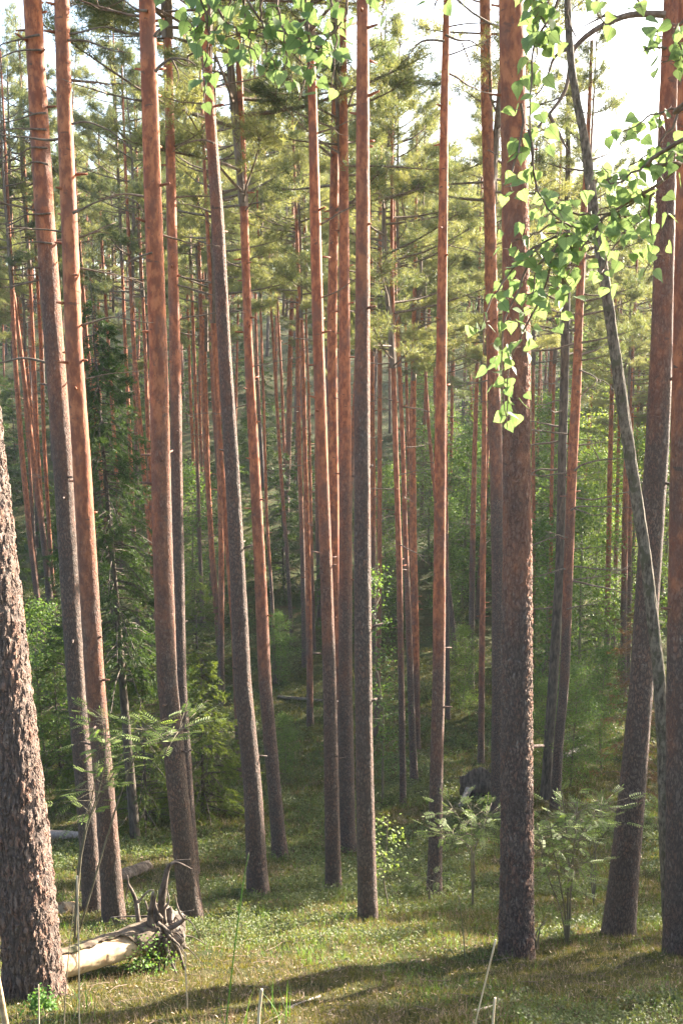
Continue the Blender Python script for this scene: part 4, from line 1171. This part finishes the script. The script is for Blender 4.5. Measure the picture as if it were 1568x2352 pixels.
grass_tuft('bright green grass blades at the bottom, beside the thick blunt stalk', 525, 2400, 16, .55, Y=4.2, seed=1, wd=.009)
grass_tuft('arching green grass blades in front of the uprooted log', 430, 2380, 7, .5, Y=4.9, seed=2)
grass_tuft('green grass blades at the foot of the massive pine, near the log', 190, 2330, 9, .3, seed=3)
grass_tuft('fine green grass tuft in the moss below the sunlit strip', 715, 2215, 130, .13, seed=4, wd=.004, spread=.09)
grass_tuft('grass blades below the spiky root plate', 640, 2340, 14, .28, seed=5)
for k, (px, py, s, lab) in enumerate([(328, 2238, 1.0, 'small green herb growing in front of the spiky root plate'), (95, 2335, .5, 'small green herb at the very foot of the massive pine'), (360, 2230, .7, 'little green herb under the hanging roots')]):
    HB = make_broad(90 + k, .28 * s, .1, .22 * s, 420, .03, 'grass', nbr=16, spread=.5, r0=.004)
    broad(px, py, HB, lab, 'green_herb', 'herb', parts=('stem', 'foliage'))

# ------------------------------------------------------------------ ground cover (nobody could count it)
def cover_points(n, y0, y1, power, half, seed):
    r = np.random.default_rng(seed)
    y = y0 + (y1 - y0) * r.random(n) ** power
    x = (r.random(n) * 2 - 1) * (half * y + 1.0)
    return x, y, r


def cover(name, label, cat, n, y0, y1, power, mat, kind, seed, thr, sgn, size, mul):
    x, y, r = cover_points(n, y0, y1, power, .43, seed)
    f = vnoise(x * .55, y * .55, 0, 77) + .6 * vnoise(x * 1.7, y * 1.7, 0, 78) + r.normal(size=n) * .15
    k = (f * sgn > thr); x, y = x[k], y[k]; n = len(x)
    z = ground(x, y); m = MB()
    sc_ = np.clip(y / 9.0, .8, 3.2) ** .8
    if kind == 'leafy':
        K = 9
        B = np.repeat(np.stack([x, y, z], -1), K, 0); s = np.repeat(size * sc_, K)
        off = r.normal(size=(n * K, 3)) * np.array([.5, .5, 0]); hh = r.random(n * K)
        B = B + off * s[:, None] * 1.5; B[:, 2] += hh * s * 2.4
        nrm = unit(np.array([0, 0, 1.0]) + r.normal(size=(n * K, 3)) * .7); d = unit(np.cross(nrm, rnd_dirs(n * K, r)))
        simple_leaves(m, B, d, nrm, s * r.uniform(.5, 1.0, n * K), s * .42, 0)
    elif kind == 'tuft':
        K = 8
        B = np.repeat(np.stack([x, y, z - .01], -1), K, 0); s = np.repeat(size * sc_, K)
        B = B + r.normal(size=(n * K, 3)) * s[:, None] * np.array([.5, .5, .05])
        d = np.array([0, 0, .8]) + r.normal(size=(n * K, 3)) * .55
        blades(m, B, d, s * r.uniform(.5, 1.3, n * K), s * .2, 0, r)
    elif kind == 'grass':
        K = 4
        B = np.repeat(np.stack([x, y, z - .01], -1), K, 0); s = np.repeat(size * sc_ ** .6, K)
        B = B + r.normal(size=(n * K, 3)) * np.array([.03, .03, 0])
        d = np.array([0, 0, 1.0]) + r.normal(size=(n * K, 3)) * .38
        blades(m, B, d, s * r.uniform(.5, 1.3, n * K), np.repeat(.0045 * sc_, K), 0, r)
    else:
        B = np.stack([x, y, z + .008], -1) + r.normal(size=(n, 3)) * .004; s = size * sc_
        nrm = unit(np.array([0, 0, 1.0]) + r.normal(size=(n, 3)) * .35); d = unit(np.cross(nrm, rnd_dirs(n, r)))
        simple_leaves(m, B, d, nrm, s * r.uniform(.5, 1.6, n), s * .4, 0)
    o = link(name, m.mesh(name, [M[mat]], smooth=False))
    return tag(o, label, cat, None, 'stuff')


cover('blueberry_cover', 'low grey-green blueberry shrubs covering the forest floor', 'ground cover', 60000, 4.3, 48, 2.0, 'blueberry', 'leafy', 1, .1, 1, .04, 1)
cover('moss_cover', 'olive and yellow moss carpet covering the forest floor', 'moss', 100000, 4.3, 40, 2.2, 'moss', 'tuft', 2, -.55, -1, .046, 1)
cover('grass_cover', 'thin short grass scattered through the moss', 'grass', 16000, 4.5, 36, 1.6, 'grass', 'grass', 3, -.3, 1, .12, 1)
cover('dry_grass_cover', 'thin dry grass scattered through the moss', 'grass', 20000, 4.5, 30, 1.7, 'litter', 'grass', 5, -.2, -1, .10, 1)
cover('leaf_litter', 'brown needle and leaf litter strewn over the moss', 'leaf litter', 30000, 4.3, 36, 2.0, 'litter', 'flat', 4, -.6, -1, .034, 1)

mt_ = MB(); xt, yt, rt = cover_points(1500, 4.5, 30, 1.6, .43, 8); zt_ = ground(xt, yt)
for x_, y_, z_ in zip(xt, yt, zt_):
    a_ = rt.random() * 6.283; L_ = rt.uniform(.06, .34); d_ = np.array([math.cos(a_), math.sin(a_), 0]); q_ = np.array([x_, y_, z_ + rt.uniform(.01, .04)])
    e_ = q_ + d_ * L_; e_[2] = ground1(e_[0], e_[1]) + rt.uniform(.01, .05); m_ = (q_ + e_) / 2 + rt.normal(size=3) * L_ * .06
    w_ = rt.uniform(.0015, .0045) * max(1, y_ / 12)
    mt_.add(*tube(np.array([q_, m_, e_]), [w_, w_ * .9, w_ * .5], 4, cap=False))
tag(link('twig_litter', mt_.mesh('twig_litter', [M['branch']])), 'small dry twigs strewn over the moss', 'twigs', None, 'stuff')

# ------------------------------------------------------------------ the overhanging birch
BX, BY = 2.6, .9
bb = np.array([BX, BY, ground1(BX, BY)])
birch = thing('birch_tree', 'birch reaching in from outside the picture, its light green leaves hanging close to the viewer', 'birch tree', bb)
hz = np.linspace(-.3, 9, 40)
mt = MB(); mt.add(*tube(np.stack([.1 * np.sin(hz * .5), .08 * np.cos(hz * .7) - .08, hz], -1), np.linspace(.13, .04, 40), 20, trunk_disp(3, .2, .03, .13)))
link('trunk', mt.mesh('trunk', [plain_bark('birch_bark', (.55, .53, .50), (.75, .73, .70), scale=(1, 1, 3), freq=8, c=(.08, .07, .06))]), birch)


def px_pts(path, Y):
    return [at(p[0], p[1], p[2] if len(p) > 2 else Y) for p in path]


def birch_branch(rootz, twigs, leafpts, Y, seed, size=.05, main=None):
    """twigs: picture paths; leaves hang from the twigs and at the listed picture points."""
    r = np.random.default_rng(seed); mw = MB(); ml = MB()
    if main:
        P = smooth_path([np.array([0, 0, rootz])] + [p - bb for p in px_pts(main, Y)], 40); mw.add(*tube(P, np.linspace(.0055, .0028, 40), 8))
    B, D, N, S = [], [], [], []
    for path, nl in twigs:
        P = smooth_path(px_pts(path, Y), 26) - bb
        P = P + np.stack([.006 * vnoise(np.arange(26) * .5, k_, seed, 5) for k_ in (1.3, 4.7, 9.1)], -1)
        mw.add(*tube(P, np.linspace(.0034, .0012, 26), 5))
        nl = int(nl * 1.35)
        for k in range(nl):
            q = P[min(int((k + r.random()) / nl * 25), 25)] + r.normal(size=3) * np.array([.014, .03, .012])
            az = r.random() * 6.283; pd = unit(np.array([math.cos(az), math.sin(az) * .6, r.uniform(-.9, .4)])); pl = r.uniform(.012, .03)
            e = q + pd * pl; mw.add(*tube(np.array([q, q + pd * pl * .6, e]), [.001, .0009, .0008], 3))
            d = unit(pd * .8 + np.array([0, 0, -.9]) + r.normal(size=3) * .45)
            B.append(e); D.append(d); N.append(r.normal(size=3) * .8 + np.array([0, -.8, .45])); S.append(size * r.uniform(.7, 1.2))
    for lp in leafpts:
        q = at(lp[0], lp[1], Y + r.normal() * .12) - bb
        B.append(q); D.append(unit(np.array([r.normal() * .7, r.normal() * .4, -.8]))); N.append(r.normal(size=3) * .6 + np.array([0, -.9, .4])); S.append(size * r.uniform(.8, 1.2))
        mw.add(*tube(smooth_path([q, q + np.array([r.normal() * .01, 0, .025]), q + np.array([r.normal() * .03, r.normal() * .03, .06])], 4), [.0009, .001, .0012, .0014], 3))
    B, D, N, S = np.array(B), unit(np.array(D)), np.array(N), np.array(S)
    N = N - D * np.sum(N * D, 1, keepdims=True); N = unit(N)
    s = np.cross(N, D); n = len(B)
    # triangular, long-pointed birch leaf with a toothed edge and a folded midrib
    out = [(0, 0), (-.03, .22), (.07, .41), (.17, .455), (.25, .43), (.30, .44), (.42, .35), (.47, .355), (.58, .24), (.63, .24), (.74, .13), (.86, .055), (1.0, 0)]
    mid_ = [(0, 0), (.07, 0), (.25, 0), (.42, 0), (.58, 0), (.74, 0), (1.0, 0)]
    curl = r.uniform(-.22, .22, n)[:, None]; fold = r.uniform(.0, .3, n)[:, None]
    Lm = S[:, None]

    def pt(a, b_):
        return B + D * Lm * a + s * Lm * b_ + N * Lm * (fold * abs(b_) + curl * a * a - .05 * math.sin(a * 9 + b_ * 7) * abs(b_))
    Vs = [pt(a, 0) for a, _ in mid_] + [pt(a, b_) for a, b_ in out[1:-1]] + [pt(a, -b_) for a, b_ in out[1:-1]]
    nv = len(Vs); V = np.stack(Vs, 1).reshape(-1, 3)
    mi = [0, 0, 1, 1, 2, 2, 3, 3, 4, 4, 5, 5, 6]      # nearest midrib vertex of each outline point
    tr = []
    for half in (0, 1):
        idx = lambda q_: 0 if q_ == 0 else (6 if q_ == 12 else 7 + (q_ - 1) + half * 11)
        for q_ in range(12):
            a_, b_ = idx(q_), idx(q_ + 1); m0, m1_ = mi[q_], mi[q_ + 1]
            f1 = (m0, a_, b_) if half else (m0, b_, a_)
            if len(set(f1)) == 3: tr.append(f1)
            if m1_ != m0:
                f2 = (m0, b_, m1_) if half else (m0, m1_, b_)
                if len(set(f2)) == 3: tr.append(f2)
    tr = np.array(tr); ml.add(V, tris=(tr[None] + (np.arange(n) * nv)[:, None, None]).reshape(-1, 3))
    me_l = ml.mesh('leaves', [M['birch']])
    ab = np.array([(a_, 0) for a_, _ in mid_] + out[1:-1] + [(a_, -b_) for a_, b_ in out[1:-1]], np.float32)
    for nm_, col_ in (('leaf_a', 0), ('leaf_b', 1)):
        if len(me_l.vertices) == n * nv:
            at_ = me_l.attributes.new(nm_, 'FLOAT', 'POINT'); at_.data.foreach_set('value', np.tile(ab[:, col_], n).astype(np.float32))
    br = link('branch', mw.mesh('branch', [M['twig']]), birch)
    link('leaves', me_l, br)


rc = np.random.default_rng(12); mc_ = MB(); cc = np.array([3.05, 4.6, 2.2]); C_ = []  # unseen leaf mass added on the sun side to shade the hanging sprays
for k in range(60):
    d_ = rnd_dirs(1, rc)[0]; e_ = cc + d_ * np.array([1.05, 1.5, 1.4]) * rc.uniform(.4, 1.0); s_ = np.array([BX + .05, BY + .05, 1.6 + rc.uniform(-.6, 2.0)])
    P = smooth_path([s_, (s_ + e_) / 2 + np.array([.2, .2, .35]), e_], 10) - bb; mc_.add(*tube(P, np.linspace(.014, .003, 10), 5, cap=False))
    for q_ in range(5): C_.append(P[rc.integers(6, 10)] + rc.normal(size=3) * .1)
C_ = np.array(C_); nl_ = 5200; B_ = C_[rc.integers(len(C_), size=nl_)] + rc.normal(size=(nl_, 3)) * .16
simple_leaves(mc_, B_, rnd_dirs(nl_, rc) + np.array([0, 0, -.6]), rnd_dirs(nl_, rc), rc.uniform(.035, .055, nl_), .036, 1)
link('crown', mc_.mesh('crown', [M['twig'], M['broad']], smooth=False), birch)

# spray across the top
top_tw = [([(430, -60), (470, 10), (478, 90), (472, 160), (474, 235)], 17), ([(520, -60), (530, 0), (500, 60), (480, 110)], 12), ([(560, -50), (565, 40), (575, 100), (580, 170)], 12),
          ([(640, -60), (640, 10), (650, 80), (662, 120), (655, 170)], 15), ([(700, -60), (705, 30), (710, 110), (705, 175), (690, 230)], 16), ([(760, -60), (765, 20), (772, 100), (765, 200)], 16),
          ([(610, -40), (600, 30), (612, 110), (640, 165)], 11), ([(450, -40), (455, 40), (450, 95)], 9), ([(800, -60), (795, 30), (750, 90), (735, 140)], 10), ([(560, -10), (620, 60), (690, 90), (760, 110)], 14),
          ([(380, -60), (385, -10), (378, 30)], 4), ([(870, -60), (880, -10), (882, 40)], 4), ([(1000, -60), (1003, -10), (1000, 25)], 4), ([(500, 20), (540, 70), (600, 140)], 9)]
birch_branch(5.2, top_tw, [], 2.35, 1, 0.033, main=[(1500, -900, 1.6), (1100, -420, 2.1), (800, -150, 2.35), (600, -70, 2.35), (420, -50, 2.35)])
# hanging twig in front of the thick pine
hang = [([(1245, -60), (1240, 0), (1225, 90), (1220, 200), (1215, 320), (1218, 420)], 20), ([(1218, 300), (1222, 400), (1260, 480), (1300, 520)], 10), ([(1290, -50), (1270, 20), (1235, 90), (1225, 140)], 14),
        ([(1210, -60), (1225, 10), (1255, 60), (1250, 110)], 12), ([(1200, 240), (1190, 330), (1170, 410), (1150, 420)], 7), ([(1310, -60), (1300, 0), (1310, 60), (1320, 90)], 5), ([(1360, -50), (1370, 20), (1385, 60)], 5),
        ([(1460, -50), (1465, 0), (1480, 20)], 4)]
birch_branch(4.6, hang, [], 2.3, 2, 0.037, main=[(1560, -500, 1.7), (1400, -200, 2.2), (1290, -80, 2.3), (1220, -60, 2.3)])
# the bushy spray and its hanging tails
low = [([(1500, 430), (1430, 480), (1370, 500), (1320, 540), (1270, 570)], 22), ([(1370, 500), (1300, 480), (1250, 450), (1235, 470)], 14), ([(1320, 540), (1240, 560), (1190, 600), (1150, 660), (1125, 690), (1112, 740), (1115, 820)], 18),
       ([(1270, 570), (1260, 640), (1230, 700), (1200, 770), (1170, 830), (1165, 900), (1168, 990)], 26), ([(1320, 545), (1300, 600), (1290, 680), (1285, 760)], 16), ([(1440, 480), (1430, 540), (1390, 600), (1380, 660)], 14),
       ([(1240, 560), (1200, 640), (1160, 740), (1150, 850), (1165, 960)], 22), ([(1480, 450), (1450, 420), (1400, 410), (1365, 420)], 14), ([(1500, 440), (1490, 500), (1500, 560), (1480, 640)], 10),
       ([(1330, 530), (1290, 510), (1220, 540), (1180, 560)], 14), ([(1400, 490), (1360, 540), (1320, 600), (1300, 650)], 14), ([(1420, 485), (1440, 540), (1420, 580)], 10), ([(1300, 555), (1240, 600), (1225, 660), (1210, 690)], 14)]
birch_branch(3.4, low, [], 2.5, 3, .036, main=[(1700, 250, 2.2), (1560, 380, 2.45), (1500, 430, 2.5), (1400, 490, 2.5), (1320, 545, 2.5)])
# upper spray in front of the edge pine
upr = [([(1620, 120), (1580, 130), (1550, 90), (1545, 60)], 8), ([(1620, 240), (1560, 250), (1500, 260), (1460, 290), (1410, 300)], 14), ([(1560, 250), (1530, 310), (1480, 360), (1440, 380)], 12), ([(1620, 300), (1560, 330), (1530, 370), (1545, 400)], 10),
       ([(1530, 110), (1490, 110), (1470, 120)], 4), ([(1500, 360), (1450, 400), (1400, 420), (1380, 350)], 10), ([(1600, 20), (1560, 60), (1540, 130), (1520, 140)], 9)]
birch_branch(4.0, upr, [], 2.4, 4, .036, main=[(1750, 100, 2.2), (1650, 200, 2.35), (1560, 250, 2.4)])

# ------------------------------------------------------------------ air
mh = NT('haze_air'); pv = mh.n('ShaderNodeVolumePrincipled')
pv.inputs['Color'].default_value = (.80, .92, 1.0, 1); pv.inputs['Density'].default_value = .0003; pv.inputs['Anisotropy'].default_value = .35
mh.l(pv.outputs[0], mh.out.inputs['Volume'])
x0, x1, y0, y1, z0, z1 = -268, 268, -70, 340, -16, 52
hb = MB(); hb.add([(x, y, z) for x in (x0, x1) for y in (y0, y1) for z in (z0, z1)], quads=[(0, 1, 3, 2), (4, 6, 7, 5), (0, 4, 5, 1), (2, 3, 7, 6), (0, 2, 6, 4), (1, 5, 7, 3)])
HAZE = True
if HAZE:
    ho = link('haze', hb.mesh('haze', [mh.m], smooth=False)); ho['kind'] = 'stuff'; ho['label'] = 'thin evening haze filling the forest'; ho['category'] = 'haze'

# ------------------------------------------------------------------ light, sky, camera, render settings
w = bpy.data.worlds.new('World'); sc.world = w; w.use_nodes = True
nt = w.node_tree; sk = nt.nodes.new('ShaderNodeTexSky'); sk.sky_type = 'NISHITA'; sk.sun_disc = False
sk.sun_elevation = SUN_EL; sk.sun_rotation = SUN_AZ; sk.air_density = 1.0; sk.dust_density = 2.5; sk.ozone_density = .7
nt.links.new(sk.outputs[0], nt.nodes['Background'].inputs[0]); nt.nodes['Background'].inputs[1].default_value = .078
sl = bpy.data.lights.new('sun', 'SUN'); sl.energy = 5.0; sl.angle = R(.5); sl.color = (1.0, .89, .74)
so_ = bpy.data.objects.new('sun', sl); COL.objects.link(so_); so_.rotation_euler = Vector(SUN).to_track_quat('Z', 'Y').to_euler(); so_.location = (20, 20, 60)

cam = bpy.data.cameras.new('camera'); co = bpy.data.objects.new('camera', cam); COL.objects.link(co)
cam.sensor_fit = 'VERTICAL'; cam.sensor_height = 36.0; cam.lens = F / 2352 * 36.0; cam.clip_start = .05; cam.clip_end = 2000
co.location = (0, 0, 0); co.rotation_euler = (R(90) - PITCH, 0, 0); sc.camera = co

sc.view_settings.view_transform = 'Standard'; sc.view_settings.look = 'None'; sc.view_settings.gamma = 1.0
sc.view_settings.exposure = 3.05
cy = sc.cycles
cy.max_bounces = 6; cy.diffuse_bounces = 3; cy.glossy_bounces = 2; cy.transmission_bounces = 4; cy.transparent_max_bounces = 4; cy.volume_bounces = 0
cy.use_denoising = True; cy.denoiser = 'OPENIMAGEDENOISE'; cy.denoising_prefilter = 'NONE'; cy.caustics_reflective = False; cy.caustics_refractive = False
